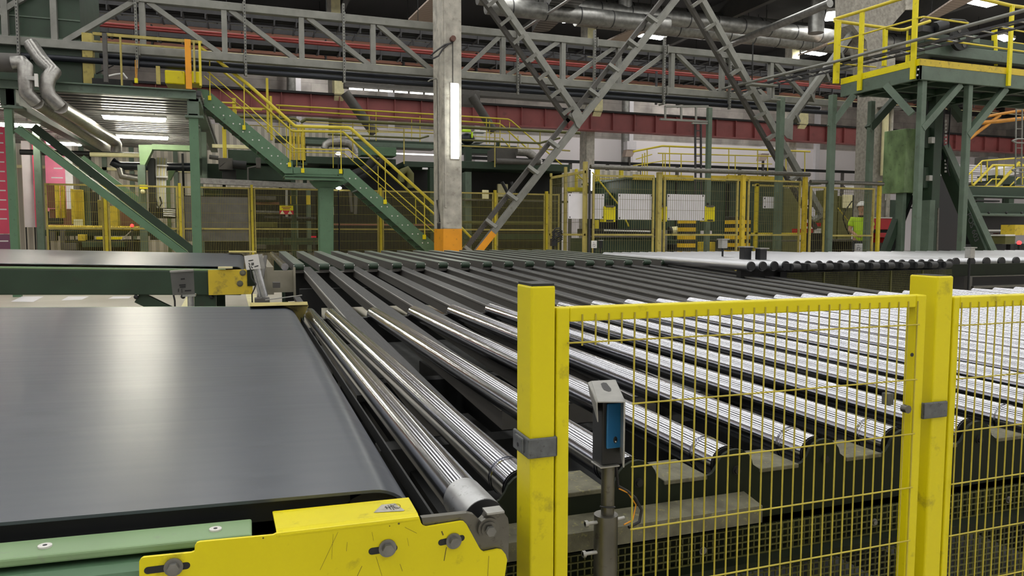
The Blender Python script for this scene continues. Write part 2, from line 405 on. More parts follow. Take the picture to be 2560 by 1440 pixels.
for i in range(-1, len(RX)):
    xa = (RX[i] + SK + 0.07) if i >= 0 else 0.42
    xb = (RX[i + 1] + SK - 0.07) if i + 1 < len(RX) else RX[-1] + 0.2
    if xb - xa > 0.02: MB().box(xa, xb, YRL - .004, 1.475, ZRL - .008, ZRL + .002).build('dusty_cover_plate', m_rust, rc, 0.002)
ab = MB().bolt((RX[0] + SK + .008, YRL, ZN - .008), 0.008, 0.008, washer=1.3).build('axle_bolt', m_dark, rc)
for k in range(1, len(RX)): again(ab, (PITCH * k, 0, 0), rc)
q = P(1900, 1222, Y=1.295)
MB().prism([(1.285, 0.875), (1.285, 0.912), (1.350, 0.922), (1.350, 0.875)], 'yz', 0.42, q.x).build('lower_ledge', m_rust, rc, 0.002)
MB().box(0.42, RX[-1] + .2, 1.30, YRL, 0.76, 0.78).build('lower_beam', m_framed, rc)
MB().box(0.42, RX[-1] + .2, YRL, 1.37, 0.84, 0.855).build('rail_lip', m_framed, rc)
N0, F0 = Vector((RX[0] + SK, YN, ZN)), Vector((RX[0], YF, ZF)); dr_ = (F0 - N0).normalized()
def on(d): return N0 + dr_ * d
r0 = MB().tube(on(.002), on(.074), RR, 48, False).tube(on(.086), F0 - dr_ * .012, RR, 48, False).tube(F0 - dr_ * .012, F0, RR, 48, True, RR * .8).tube(on(.070), on(.090), RR * .93, 24).build('roller', m_chrome, rc)
MB().tube(on(-.002), on(.008), RR * .95, 24).build('end_cap', m_black, r0)
MB().tube(on(.072), on(.0755), RR * 1.04, 32).tube(on(.0845), on(.088), RR * 1.04, 32).build('groove_ring', m_chrome, r0)
for k in range(1, len(RX)): again(r0, (PITCH * k, 0, 0), rc)
MB().box(0.38, RX[-1] + .2, YF + .01, YF + .06, 0.90, 0.985).build('far_side_rail', m_dark, rc)
fbk = MB().box(RX[0] - .035, RX[0] - .005, YF, YF + .03, 0.985, 1.0).build('far_bracket', m_steel, rc)
for k in range(1, len(RX)): again(fbk, (PITCH * k, 0, 0), rc)
mb = MB()
for i in range(14): mb.box(.5 + i * .5, .58 + i * .5, 1.3, 4.5, .62, .70)
mb.box(.4, 6.9, 2.4, 2.5, .60, .78).box(.4, 6.9, 3.5, 3.6, .60, .78)
mb.build('cross_beams', m_dark, rc)
MB().box(0.40, 6.9, 1.38, 4.5, 0.40, 0.42).build('shade_sheet', m_dark, rc)  # dark sheet added to keep the space under the rollers black
for (x, y) in ((.5, 1.42), (2.6, 1.42), (4.7, 1.42), (6.7, 1.42), (.5, 4.45), (2.6, 4.45), (4.7, 4.45), (6.7, 4.45)):
    MB().box(x - .04, x + .04, y - .03, y + .03, 0, .78).build('leg', m_framed, rc)
g = MB(); x = 0.42
while x < 4.2: g.box(x, x + .003, 1.334, 1.337, .30, .845); x += .0155
z = .30
while z < .845: g.box(.42, 4.2, 1.331, 1.334, z, z + .0028); z += .0155
g.build('lower_mesh_guard', m_mesh_dk, rc)
mb = MB()
for x in (0.92, 1.40, 1.85): MB().bolt((x, 1.331, .81), .006, .006).build('guard_bolt', m_bolt, rc)

# ------------------------------------------------------------------ near belt conveyor (runs slightly downhill to the right)
TB = 0.028
def tilt(x, y, z): return (x, y, z - TB * (x - 0.2))
bc = thing('belt_conveyor', 'near grey belt conveyor with green side beam and bright yellow end plate', 'conveyor', (-0.6, 2.7, 0))
def belt(x_far, xc, r, th, z, n=20):
    def run(r_, z_):
        q = [(x_far, z_), (xc - 0.5, z_), (xc - 0.004, z_)]
        for i in range(n + 1):
            a = PI / 2 - PI * i / n; q.append((xc + r_ * math.cos(a), z - r + r_ * math.sin(a)))
        return q + [(xc - 0.004, z - r - r_), (x_far, z - r - r_)]
    return run(r, z) + run(r - th, z - th)[::-1]
def belt_mesh(x_far, xc, r, z, y0, y1, th=.005):
    o = belt(x_far, xc, r, th, z); n = len(o) // 2; mb = MB(); k = len(mb.v)
    for y in (y0, y1): mb.v += [(u, y, w) for (u, w) in o]
    N2 = 2 * n
    for i in range(n - 1):
        mb.f.append((i, i + 1, N2 + i + 1, N2 + i)); mb.s.append(True)
        a, b = n + i, n + i + 1; mb.f.append((a, b, N2 + b, N2 + a)); mb.s.append(True)
    for i in range(n - 1):
        for y in (y0, y1): mb.face([(o[q][0], y, o[q][1]) for q in (i, i + 1, N2 - 2 - i, N2 - 1 - i)])
    return mb
belt_mesh(-7.0, 0.186, 0.074, 1.08, 1.187, 4.36).warp(tilt).build('belt', m_belt, bc)
MB().tube((.186, 1.20, 1.006), (.186, 4.35, 1.006), .066, 24).warp(tilt).build('nose_drum', m_black, bc)
MB().box(-7, .15, 1.20, 4.34, 1.04, 1.072).warp(tilt).build('slider_bed', m_black, bc)
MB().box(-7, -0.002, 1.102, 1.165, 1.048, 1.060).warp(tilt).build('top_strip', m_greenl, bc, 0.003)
mb = MB()
for x in (-0.052, -0.267, -.48, -.7): mb.tube((x, 1.132, 1.06), (x, 1.132, 1.0625), .0085, 20)
mb.warp(tilt).build('rivets', m_whitep, bc)
mb = MB()
for x in (-0.052, -0.267, -.48, -.7): mb.tube((x, 1.132, 1.0625), (x, 1.132, 1.0630), .003, 6)
mb.warp(tilt).build('rivet_sockets', m_black, bc)
MB().box(-7, 0.0, 1.075, 1.165, .82, 1.040).warp(tilt).build('side_beam', m_green, bc, 0.022)
MB().box(-7, 0.20, 1.17, 1.185, .86, 1.02).warp(tilt).build('inner_side_plate', m_black, bc)
MB().box(-7, 0.20, 4.37, 4.46, .86, 1.035).box(-7, .12, 4.365, 4.40, 1.035, 1.078).warp(tilt).build('far_side_beam', m_greenl, bc, 0.004)
for x in (-.9, -3.5, -6):
    for y in (1.12, 4.41): MB().box(x - .04, x + .04, y - .04, y + .04, 0, .90).build('leg', m_green, bc)
YP = 1.06
outl = [(348, 1620), (348, 1404), (352, 1398), (358, 1394), (478, 1382), (486, 1379), (487, 1366), (492, 1358), (500, 1355), (683, 1338), (691, 1334), (1048, 1292), (1053, 1308), (1058, 1315), (1066, 1318), (1152, 1304), (1160, 1305), (1167, 1312), (1198, 1369), (1204, 1377), (1211, 1381), (1245, 1374), (1256, 1376), (1264, 1386), (1268, 1400), (1262, 1440), (1235, 1620)]
pl = [(P(x, y, Y=YP).x, P(x, y, Y=YP).z) for (x, y) in outl]
plate = MB().prism(pl, 'xz', YP, YP + .005).build('yellow_plate', m_yel, bc, 0.0015)
a, b_, c_, d_ = P(691, 1333, Y=YP), P(1048, 1291, Y=YP), P(1022, 1243, Z=1.070), P(681, 1278, Z=1.070)
e_ = (a + Vector((0.0, .010, .002)) , b_ + Vector((0, .010, .002)))
fl = MB()
for (s1, s2, t1, t2) in ((a + Vector((0, -.0006, -.002)), b_ + Vector((0, -.0006, -.002)), e_[1], e_[0]), (e_[0], e_[1], c_, d_)):
    fl.hexa([s1 - Vector((0, 0, .004)), s2 - Vector((0, 0, .004)), t1 - Vector((0, 0, .004)), t2 - Vector((0, 0, .004)), s1, s2, t1, t2])
flo = fl.build('folded_flange', m_yel, plate, 0.001)
# warning sticker on the flange
def onfl(px, py, dz=.001):
    n = (e_[1] - e_[0]).cross(d_ - e_[0]).normalized()
    if n.z < 0: n = -n
    o = Vector((0, 0, CAM_Z)); q = P(px, py, Z=0.9); dr = (q - o).normalized()
    t = (e_[0] - o).dot(n) / dr.dot(n); return o + dr * t + n * dz
st = [onfl(934, 1283), onfl(966, 1251), onfl(976, 1252), onfl(1012, 1277), onfl(1008, 1279)]
MB().face(st).build('worn_sticker', M('worn_sticker_grey', (0.40, 0.38, 0.33), 0.6, var=0.3, scale=90), plate)
ic = MB()
def seg(p1, p2, w):
    A_, B_ = onfl(*p1, .0016), onfl(*p2, .0016); ic.bar(A_, B_, w, .0002)
for s in (((962, 1270), (972, 1272), .0011), ((972, 1272), (980, 1266), .0011), ((980, 1266), (986, 1270), .001), ((986, 1270), (996, 1272), .001), ((970, 1266), (978, 1276), .001), ((976, 1264), (985, 1277), .001), ((964, 1268), (968, 1275), .0011)): seg(*s)
ring = [(992 + 9 * math.cos(t * PI / 6), 1268 + 6 * math.sin(t * PI / 6)) for t in range(13)]
for i in range(12): seg(ring[i], ring[i + 1], .0007)
ic.build('sticker_symbol', m_black, plate)
def slot(px0, py0, px1, py1, r, par):
    A_, B_ = P(px0, py0, Y=YP), P(px1, py1, Y=YP); pts = []
    dx, dz = (B_.x - A_.x), (B_.z - A_.z); an = math.atan2(dz, dx)
    for i in range(9): t = an + PI / 2 + PI * i / 8; pts.append((A_.x + r * math.cos(t), A_.z + r * math.sin(t)))
    for i in range(9): t = an - PI / 2 + PI * i / 8; pts.append((B_.x + r * math.cos(t), B_.z + r * math.sin(t)))
    MB().prism(pts, 'xz', YP - .0005, YP + .001).build('slot', m_black, par)
slot(370, 1426, 466, 1414, .0048, plate); slot(930, 1378, 985, 1370, .0052, plate); slot(1103, 1356, 1154, 1345, .0048, plate)
for (x, y, r) in ((433, 1421, .0078), (970, 1373, .0085), (1136, 1355, .0078)):
    q = P(x, y, Y=YP - .006)
    MB().bolt((q.x, YP - .0005, q.z), r, .011, washer=1.55).build('bolt', m_bolt, plate, .0006)
dk = MB()
for (x, y, r) in ((997, 1309, .0016), (974, 1315, .0008), (658, 1345, .0012)): q = P(x, y, Y=YP); dk.tube((q.x, YP - .0004, q.z), (q.x, YP + .001, q.z), r, 10)
for ((x0, y0), (x1, y1), w) in (((845, 1330), (800, 1425), .0004), ((833, 1335), (829, 1398), .0003), ((1012, 1318), (1042, 1333), .0004), ((940, 1392), (955, 1440), .0004), ((1116, 1368), (1110, 1402), .0012), ((905, 1415), (893, 1440), .0007), ((1222, 1390), (1219, 1440), .0006), ((1104, 1328), (1108, 1338), .002), ((868, 1355), (866, 1378), .0004), ((1000, 1410), (1006, 1428), .0006), ((1018, 1345), (1022, 1365), .0003), ((930, 1330), (934, 1352), .0003)):
    A_, B_ = P(x0, y0, Y=YP), P(x1, y1, Y=YP); dk.bar((A_.x, YP - .0001, A_.z), (B_.x, YP - .0001, B_.z), w, .0004, up=(0, 1, 0))
dk.build('scratches_and_holes', M('scratch_dark', (0.12, 0.10, 0.02), .7), plate)
br_ = [(P(x, y, Y=1.072).x, P(x, y, Y=1.072).z) for (x, y) in [(1052, 1292), (1165, 1280), (1182, 1284), (1198, 1299), (1207, 1290), (1212, 1279), (1246, 1275), (1258, 1280), (1267, 1292), (1270, 1310), (1268, 1400), (1150, 1400), (1060, 1330)]]
bk = MB().prism(br_, 'xz', 1.067, 1.078).build('bearing_bracket', m_steel, bc, .0015)
A_, B_ = P(1213, 1280, Y=1.06), P(1256, 1278, Y=1.06)
MB().box(A_.x, B_.x, 1.05, 1.075, A_.z - .0015, A_.z + .0015).build('lip', m_alu, bk)
q = P(1222, 1322, Y=1.06)
MB().tube((q.x, 1.060, q.z), (q.x, 1.0675, q.z), .017, 32).tube((q.x, 1.056, q.z), (q.x, 1.06, q.z), .0125, 32).build('bearing_disc', m_steel, bk, .001)
MB().bolt((q.x, 1.056, q.z), .008, .010, washer=0).build('bearing_bolt', m_bolt, bk, .0006)
tr = MB().tube((.355, 1.123, 1.030), (.352, 1.235, 1.030), .0365, 40, False).tube((.352, 1.235, 1.030), (.352, 1.2355, 1.030), .0365, 40, False, .0355).build('transfer_roller', m_zinc, bc)
MB().tube((.352, 1.2355, 1.030), (.344, 4.50, 1.016), .0355, 40, False).tube((.344, 4.50, 1.016), (.344, 4.515, 1.016), .0355, 40, True, .028).build('roller_barrel', m_chrome, tr)
MB().tube((.355, 1.120, 1.030), (.355, 1.125, 1.030), .0365, 40).build('end_cap', m_black, tr)
MB().tube((.355, 1.075, 1.027), (.355, 1.12, 1.030), .010, 20).build('axle', m_dark, tr)
# far end plate of this conveyor
A_ = P(625, 757, Z=1.10); 
MB().hexa([P(625, 768, Z=1.075), P(770, 764, Z=1.075), P(770, 760, Z=1.075) + Vector((0, .05, 0)), P(628, 757, Z=1.075) + Vector((0, .02, 0)),
           P(625, 766, Z=1.10), P(770, 762, Z=1.095), P(768, 754, Z=1.095), P(625, 757, Z=1.10)]).build('far_yellow_flange', m_yel_dull, bc)
MB().prism([(P(x, y, Y=4.44).x, P(x, y, Y=4.44).z) for (x, y) in ((622, 766), (770, 763), (752, 800), (742, 830), (622, 830))], 'xz', 4.40, 4.43).build('far_yellow_plate', m_yel_dull, bc)
# thin black edge guard between belt and transfer roller
MB().bar((.285, 1.13, 1.012), (.285, 4.36, 1.0), .004, .03).build('gap_guard', m_dark, bc)

# ------------------------------------------------------------------ belt strips rising between the rollers
sc_ = thing('belt_strip_conveyor', 'near row of black belt strips rising between the polished rollers', 'conveyor', (2.8, 5, 0))
def zt(y): return 1.0 + .036 * (y - 4.6)
YA, YB, XS = 2.3, 8.2, 0.54
def hexs(x0, x1, ya, yb, za, zb, h):
    return [(x0, ya, za - h), (x1, ya, za - h), (x1, yb, zb - h), (x0, yb, zb - h), (x0, ya, za), (x1, ya, za), (x1, yb, zb), (x0, yb, zb)]
s0 = MB().hexa(hexs(XS, XS + .1, YA, YB, zt(YA), zt(YB), .006)).tube((XS, YB, zt(YB) - .03), (XS + .1, YB, zt(YB) - .03), .03, 14).build('belt_strip', m_strip, sc_)
MB().hexa(hexs(XS + .004, XS + .096, YA, YB, zt(YA) - .006, zt(YB) - .006, .07)).build('side_rail', m_stripside, s0)
MB().hexa(hexs(XS - .003, XS + .0035, YA, YB, zt(YA) + .002, zt(YB) + .002, .012)).build('edge_wire', m_alu, s0)
for i in range(1, 19): again(s0, (PITCH * i, 0, 0), sc_)
MB().box(.45, 5.2, 5.2, 5.28, .72, .90).box(.45, 5.2, 7.0, 7.06, .8, .98).build('cross_beam', m_dark, sc_)
MB().box(.36, 6.0, 4.8, 7.6, .38, .40).build('shade_sheet', m_dark, sc_)  # added dark sheet again, blackens the space below the strips
for x in (.6, 2.8, 5.1):
    for y in (5.24, 7.03): MB().box(x - .04, x + .04, y - .03, y + .03, 0, .80).build('leg', m_dark, sc_)
for (xa, ya, za, xb, yb, zb) in ((.40, 6.6, .93, .46, 3.2, .78), (.70, 6.4, .95, .70, 3.0, .8), (.95, 6.2, .93, .95, 3.4, .8)):
    MB().bar((xa, ya, za), (xb, yb, zb), .05, .03).build('lower_return_strip', m_strip, sc_)

sf = thing('belt_strip_conveyor', 'far row of green-black belt strips starting at the small round pulleys, before the back fence', 'conveyor', (2.5, 9.5, 0))
XF, YC, YD = .442, 7.7, 11.3
f0 = MB().hexa(hexs(XF, XF + .1, YC, YD, 1.182, 1.222, .006)).build('belt_strip', m_strip_grn, sf)
MB().hexa(hexs(XF + .002, XF + .098, YC, YD, 1.176, 1.216, .075)).build('side_rail', m_stripside, f0)
pu = MB().tube((XF + .004, YC, 1.152), (XF + .096, YC, 1.152), .032, 16).build('pulley', m_greend, f0)
MB().tube((XF - .004, YC - .01, 1.158), (XF + .006, YC - .01, 1.158), .012, 10).tube((XF + .094, YC - .01, 1.158), (XF + .104, YC - .01, 1.158), .012, 10).build('pulley_pin', m_alu, f0)
for i in range(1, 18): again(f0, (PITCH * i, 0, 0), sf)
MB().box(.36, 4.9, 7.80, 7.86, .80, 1.09).build('front_beam', m_dark, sf)
MB().box(.36, 4.9, 7.74, 7.80, 1.088, 1.100).build('front_ledge', m_alu, sf)
MB().box(.36, 4.9, 10.9, 11.0, .8, 1.12).build('rear_beam', m_greend, sf)
for x in (.5, 2.6, 4.8):
    for y in (7.83, 10.95): MB().box(x - .04, x + .04, y - .03, y + .03, 0, .80).build('leg', m_greend, sf)
rs = MB().tube((.345, 7.45, 1.165), (.345, 11.2, 1.185), .035, 24).build('side_roller', m_chrome, sf)
MB().box(.18, .24, 7.45, 11.1, .90, 1.165).box(.24, .42, 7.45, 7.5, .92, 1.13).box(.42, .44, 7.40, 7.46, .86, 1.16).build('side_channel', M('beige_channel', (.30, .28, .22), .4, .3), sf)
q1, q2 = P(663, 750, Y=6.2), P(755, 738, Y=6.2)
MB().bar(q1, q2, .03, .006).build('side_plate', m_alu, sf)
MB().bar(P(682, 712, Y=7.3), P(700, 712, Y=7.3), .12, .05).bar(P(645, 758, Y=7.1), P(664, 640, Y=7.5), .03, .02).build('side_arm', m_stripside, sf)

# ------------------------------------------------------------------ right-hand transfer with belt noses and its rollers
rt = thing('roller_conveyor', 'far roller conveyor with dark round belt noses, at the foot of the green tower', 'conveyor', (6.2, 7.5, 0))
n0 = MB().box(5.10, 5.19, 5.98, 6.9, 1.125, 1.195).tube((5.10, 5.98, 1.16), (5.19, 5.98, 1.16), .035, 16).build('belt_nose', m_strip, rt)
for i in range(1, 11): again(n0, (.203 * i, 0, 0), rt)
r1 = MB().tube((4.72, 6.12, 1.17), (4.72, 9.3, 1.18), .05, 20).build('roller', m_roll2, rt)
MB().tube((4.72, 6.105, 1.17), (4.72, 6.125, 1.17), .046, 16).build('end_ring', m_black, r1)
for i in range(1, 20): again(r1, (.140 * i, 0, 0), rt)
MB().box(4.7, 7.5, 6.25, 6.32, .9, 1.12).box(4.7, 7.5, 9.3, 9.36, .95, 1.16).build('frame_beam', m_dark, rt)
for x in (4.8, 6.1, 7.4):
    for y in (6.28, 9.33): MB().box(x - .04, x + .04, y - .03, y + .03, 0, .95).build('leg', m_dark, rt)
g = MB(); x = 5.15
while x < 7.4: g.box(x, x + .004, 6.10, 6.104, .55, 1.10); x += .02
z = .55
while z < 1.1: g.box(5.15, 7.4, 6.096, 6.1, z, z + .004); z += .02
for x in (5.6, 6.05, 6.5, 6.95): g.box(x, x + .02, 6.085, 6.1, .55, 1.1)
g.build('mesh_guard', m_mesh_dk, rt)
MB().box(5.15, 7.4, 6.2, 6.24, .5, 1.1).build('guard_backing', m_black, rt)
r2_ = thing('roller_conveyor', 'roller conveyor with black ring ends leaving the picture on the right edge', 'conveyor', (9.5, 7.5, 0))
r3 = MB().tube((7.62, 6.45, 1.16), (7.62, 9.0, 1.17), .05, 20).build('roller', m_roll2, r2_)
MB().tube((7.62, 6.43, 1.16), (7.62, 6.455, 1.16), .055, 16).build('end_ring', m_black, r3)
for i in range(1, 20): again(r3, (.25 * i, 0, 0), r2_)
MB().box(7.5, 12.6, 6.38, 6.43, 1.00, 1.14).box(7.5, 12.6, 9.0, 9.06, 1.0, 1.14).build('side_rail', m_framed, r2_)
MB().box(8.0, 12.6, 6.34, 6.38, .99, 1.0).box(8.0, 12.6, 6.30, 6.36, .86, .885).box(8.0, 12.6, 6.30, 6.36, .70, .72).build('lower_rail', m_steel, r2_)
MB().box(7.8, 12.6, 6.5, 6.54, .4, 1.0).build('back_panel', m_black, r2_)
for x in (7.98, 9.6, 11.4):
    for y in (6.36, 9.03): MB().box(x - .03, x + .03, y - .03, y + .03, 0, 1.0).build('leg', m_stripside, r2_)

# ------------------------------------------------------------------ far belt conveyor
def tilt2(x, y, z): return (x, y, z - .028 * x)
fb = thing('belt_conveyor', 'far grey belt conveyor with dark green beam on the left, before the green mezzanine', 'conveyor', (-2, 9, 0))
belt_mesh(-12, -.09, .06, 1.186, 7.13, 11.4).warp(tilt2).build('belt', m_belt, fb)
MB().box(-12, -.05, 7.02, 7.10, .935, 1.150).warp(tilt2).build('side_beam', m_greend, fb, .01)
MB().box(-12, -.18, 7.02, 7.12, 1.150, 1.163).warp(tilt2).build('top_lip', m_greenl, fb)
q = P(520, 675, Y=7.0); q2 = P(632, 735, Y=7.0)
yp = MB().box(q.x, q2.x, 6.99, 7.01, q2.z, q.z).build('yellow_plate', m_yel_old, fb, .002)
mb = MB()
for (x, y) in ((607, 682), (600, 709)): q = P(x, y, Y=6.99); mb.bolt((q.x, 6.99, q.z), .018, .02)
mb.build('bolt_heads', m_rust, yp)
mb = MB(); q = P(545, 668, Y=6.98); mb.box(q.x, q.x + .12, 6.96, 7.02, q.z - .012, q.z + .004)
mb.build('latch', m_cream, fb)
fr_ = MB().tube((.045, 7.02, 1.13), (.045, 11.4, 1.145), .034, 20).build('transfer_roller', m_chrome, fb)
MB().box(.0, .09, 6.98, 7.02, 1.02, 1.17).build('bearing_bracket', m_framed, fb)
MB().hexa([P(572, 631, Z=1.2), P(640, 631, Z=1.2), P(640, 627, Z=1.2), P(572, 627, Z=1.2), P(572, 631, Z=1.22), P(640, 631, Z=1.22), P(640, 628, Z=1.22), P(572, 628, Z=1.22)]).build('far_yellow_flange', m_yel_dull, fb)
a = P(345, 742, Y=7.1); b2 = P(445, 790, Y=7.1)
MB().bar(a, b2, .08, .10).build('diagonal_brace', m_greend, fb)
for x0, x1 in ((486, 540),):
    A_, B_ = P(x0, 742, Y=7.08), P(x1, 742, Y=7.08); MB().box(A_.x, B_.x, 7.04, 7.2, 0, .96).build('leg', m_greend, fb)
for x in (-2.9, -6.5):
    MB().box(x - .1, x + .1, 7.04, 7.2, 0, 1.0).build('leg', m_greend, fb)
for x in (-.4, -6.5): MB().box(x - .1, x + .1, 11.2, 11.3, 0, 1.15).build('leg', m_greend, fb)
mb = MB()
for (x, y) in ((341, 742), (458, 741), (529, 742)): q = P(x, y, Y=7.05); mb.ball((q.x, 7.03, q.z), .02, 8, 6)
mb.build('nuts', m_black, fb)

# floor markings
fm = MB()
for poly in [((27, 754), (55, 741), (110, 741), (83, 755)), ((153, 751), (171, 741), (223, 741), (205, 749)), ((270, 747), (283, 741), (330, 741), (322, 746))]:
    fm.face([P(x, y, Z=FZ + .003) for (x, y) in poly])
struct(fm.build('floor_marking', m_white, raw=True))
fy = MB().face([P(452, 768, Z=FZ + .004), P(480, 768, Z=FZ + .004), P(492, 735, Z=FZ + .004), P(470, 735, Z=FZ + .004)]).face([P(622, 768, Z=FZ + .004), P(640, 768, Z=FZ + .004), P(640, 735, Z=FZ + .004), P(614, 735, Z=FZ + .004)])
struct(fy.build('floor_marking', m_cream, raw=True))

# ------------------------------------------------------------------ near fence
YFN = 1.12
def post(x0, x1, label, cap):
    t = thing('fence_post', label, 'fence post', ((x0 + x1) / 2, 1.155, 0))
    MB().box(x0, x1, YFN, YFN + .068, .01, 1.413).build('post_tube', m_yel, t, .0035)
    MB().box(x0 - .02, x1 + .02, YFN - .02, YFN + .088, 0, .012).build('base_plate', m_yel, t)
    if cap: MB().box(x0 + .002, x1 - .002, YFN + .002, YFN + .066, 1.411, 1.4165).build('end_cap', m_black, t)
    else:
        MB().box(x0 + .004, x1 - .004, YFN + .004, YFN + .064, 1.4125, 1.414).build('end_cap', m_dark, t)  # no cap here: dark patch stands for the shaded hollow of the open tube
    return t
p1_ = post(.435, .4785, 'near yellow square fence post left of the blue sensor, black cap on top', True)
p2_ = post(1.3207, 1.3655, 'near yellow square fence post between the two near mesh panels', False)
mb = MB().box(.431, .4815, YFN - .006, YFN - .001, 1.127, 1.161).box(.4285, .4345, YFN - .006, YFN + .07, 1.127, 1.161).box(.476, .4815, YFN - .006, YFN + .02, 1.127, 1.161)
cl = mb.build('clamp_band', m_clamp, p1_, .0025)
MB().box(.424, .430, YFN + .012, YFN + .050, 1.132, 1.158).build('clamp_nut_plate', m_clamp, cl, .003)
MB().tube((.4238, YFN + .031, 1.143), (.4235, YFN + .031, 1.143), .004, 12).build('clamp_hole', m_black, cl)
mb = MB().box(1.292, 1.3585, YFN - .006, YFN - .001, 1.121, 1.155).box(1.292, 1.297, YFN - .006, YFN + .02, 1.121, 1.155)
cl = mb.build('clamp_band', m_clamp, p2_, .0025)
q = P(2268, 1023, Y=YFN - .01)
cb_ = MB().tube((q.x, YFN, q.z), (q.x, YFN - .013, q.z), .0085, 8).build('clamp_bolt', m_steel, cl, .001)
MB().box(q.x - .02, q.x - .004, YFN + .02, YFN + .035, q.z + .002, q.z + .026).build('clamp_back_plate', m_clamp, cl)

def near_panel(x0, x1, ws, label, ztop, cut):
    t = thing('mesh_fence', label, 'fence', ((x0 + x1) / 2, YFN + .01, 0.1))
    MB().box(x0, x0 + ws, YFN, YFN + .024, .12, ztop).box(x1 - ws - .004, x1, YFN, YFN + .024, .12, ztop).box(x0 + ws, x1 - ws - .004, YFN, YFN + .024, ztop - .0245, ztop).box(x0 + ws, x1 - ws - .004, YFN, YFN + .024, .12, .14).build('panel_frame', m_yel, t, .0025)
    g = MB(); x = x0 + .046 if cut else x0 + .020; k = 0
    while x < x1 - .02:
        zb = 1.311 if (cut and k < 4) else .125
        g.tube((x, YFN - .001, zb), (x, YFN - .001, ztop - .012), .0016, 6); x += .02475; k += 1
    z = 1.317 - (1.376 - ztop) ; k = 0
    while z > .2:
        xa = x0 + ws - .006 if not (cut and k > 0) else .6215
        g.tube((xa, YFN - .0045, z), (x1 - ws + .001, YFN - .0045, z), .0016, 6); z -= .1118; k += 1
    g.build('wire_mesh', m_yel_wire, t)
    return t
m_yel_wire = M('yellow_wire', (0.50, 0.42, 0.05), 0.4, var=0.15, scale=30, spec=0.4)
pa = near_panel(.481, 1.294, .0235, 'near mesh fence panel with a cut-out round the blue sensor, between the two yellow posts', 1.376, True)
q = P(2280, 887, Y=YFN)
MB().tube((q.x, YFN - .0006, q.z), (q.x, YFN + .0005, q.z), .004, 16).build('drilled_hole', m_black, pa)
near_panel(1.370, 2.35, .0165, 'near mesh fence panel running out of the picture right of the second post', 1.3695, False)

# ------------------------------------------------------------------ sensors
def zc(px, py, Y): return P(px, py, Y=Y)
s = thing('photo_sensor', 'blue-faced light sensor under a grey metal hood on a round stand behind the fence', 'sensor', (.63, 1.215, 0))
A_, B_ = zc(1513, 1012, 1.20), zc(1562, 1160, 1.20)
MB().box(A_.x - .004, B_.x + .002, 1.202, 1.245, B_.z, A_.z + .006).build('sensor_body', m_black, s, .003)
A1, B1 = zc(1515, 1010, 1.20), zc(1556, 1118, 1.20)
bl = MB().box(A1.x + .002, B1.x, 1.198, 1.203, B1.z, A1.z).build('blue_face', m_blue, s, .002)
q = zc(1539, 1100, 1.197); MB().ball((q.x, 1.1985, q.z), .0045, 12, 8, 1, .4, 1.5).build('indicator_lens', m_black, bl)
MB().ball((q.x, 1.1965, q.z - .003), .0015, 8, 6).build('indicator_glint', m_white, bl)
zt_ = 1.203
hd = MB()
c4 = [P(1478, 952, Z=zt_), P(1536, 949, Z=zt_), P(1563, 1003, Z=zt_), P(1494, 1003, Z=zt_)]
dn = Vector((0, 0, -.003))
hd.hexa([c4[3] + dn, c4[2] + dn, c4[1] + dn, c4[0] + dn, c4[3], c4[2], c4[1], c4[0]])
hd.hexa([c4[3] + Vector((0, 0, -.038)), c4[0] + Vector((-.004, 0, -.026)), c4[0] + Vector((-.008, 0, -.003)), c4[3] + Vector((-.003, 0, -.003)), c4[3] + Vector((.002, 0, -.038)), c4[0] + Vector((.0, 0, -.026)), c4[0], c4[3]])
hd.hexa([c4[2] + Vector((-.003, 0, -.12)), c4[1] + Vector((0, 0, -.09)), c4[1], c4[2] + Vector((-.003, 0, 0)), c4[2] + Vector((.0005, 0, -.12)), c4[1] + Vector((.003, 0, -.09)), c4[1] + Vector((.003, 0, 0)), c4[2] + Vector((.0005, 0, 0))])
ho = hd.build('metal_hood', m_alu, s, .0015)
MB().face([P(x, y, Z=zt_ + .0004) for (x, y) in ((1502, 959), (1508, 956), (1516, 957), (1528, 972), (1528, 977), (1522, 979), (1510, 975), (1505, 968))]).build('hood_slot', m_black, ho)
A_ = zc(1520, 1180, 1.215)
MB().tube((A_.x, 1.215, zc(1520, 1168, 1.2).z), (A_.x, 1.215, zc(1520, 1300, 1.2).z), .0125, 24).build('stand_tube', m_steel, s)
A2 = zc(1524, 1300, 1.2)
MB().tube((A2.x, 1.215, .25), (A2.x, 1.215, zc(1520, 1293, 1.2).z), .0225, 32).tube((A2.x, 1.215, 0), (A2.x, 1.215, .25), .016, 20).tube((A2.x, 1.215, 0), (A2.x, 1.215, .01), .05, 24).build('stand_sleeve', m_steel, s, .001)
c4 = [zc(1475, 1133, 1.2), zc(1515, 1135, 1.2)]
MB().box(A_.x - .026, A_.x + .014, 1.195, 1.235, c4[0].z - .030, c4[0].z - .027).build('mount_plate', m_alu, s, .001)
mb = MB()
for (y, L_) in ((1312, .024), (1387, .028)):
    zz = zc(1490, y, 1.2).z; mb.tube((A2.x - .022 - L_, 1.21, zz), (A2.x - .02, 1.21, zz), .0035, 8).tube((A2.x - .022 - L_, 1.21, zz), (A2.x - .016 - L_, 1.21, zz), .0065, 6)
mb.tube((A2.x + .02, 1.21, zc(1490, 1312, 1.2).z), (A2.x + .036, 1.21, zc(1490, 1310, 1.2).z), .0035, 8)
mb.build('clamp_screws', m_alu, s)
zz = zc(1500, 1278, 1.2).z
MB().path([(A_.x + .0135 * math.cos(t * PI / 8), 1.215 + .0135 * math.sin(t * PI / 8), zz + .004 * math.cos(t * PI / 8 + 2)) for t in range(17)], .0017, 6).build('cable_tie', m_black, s)
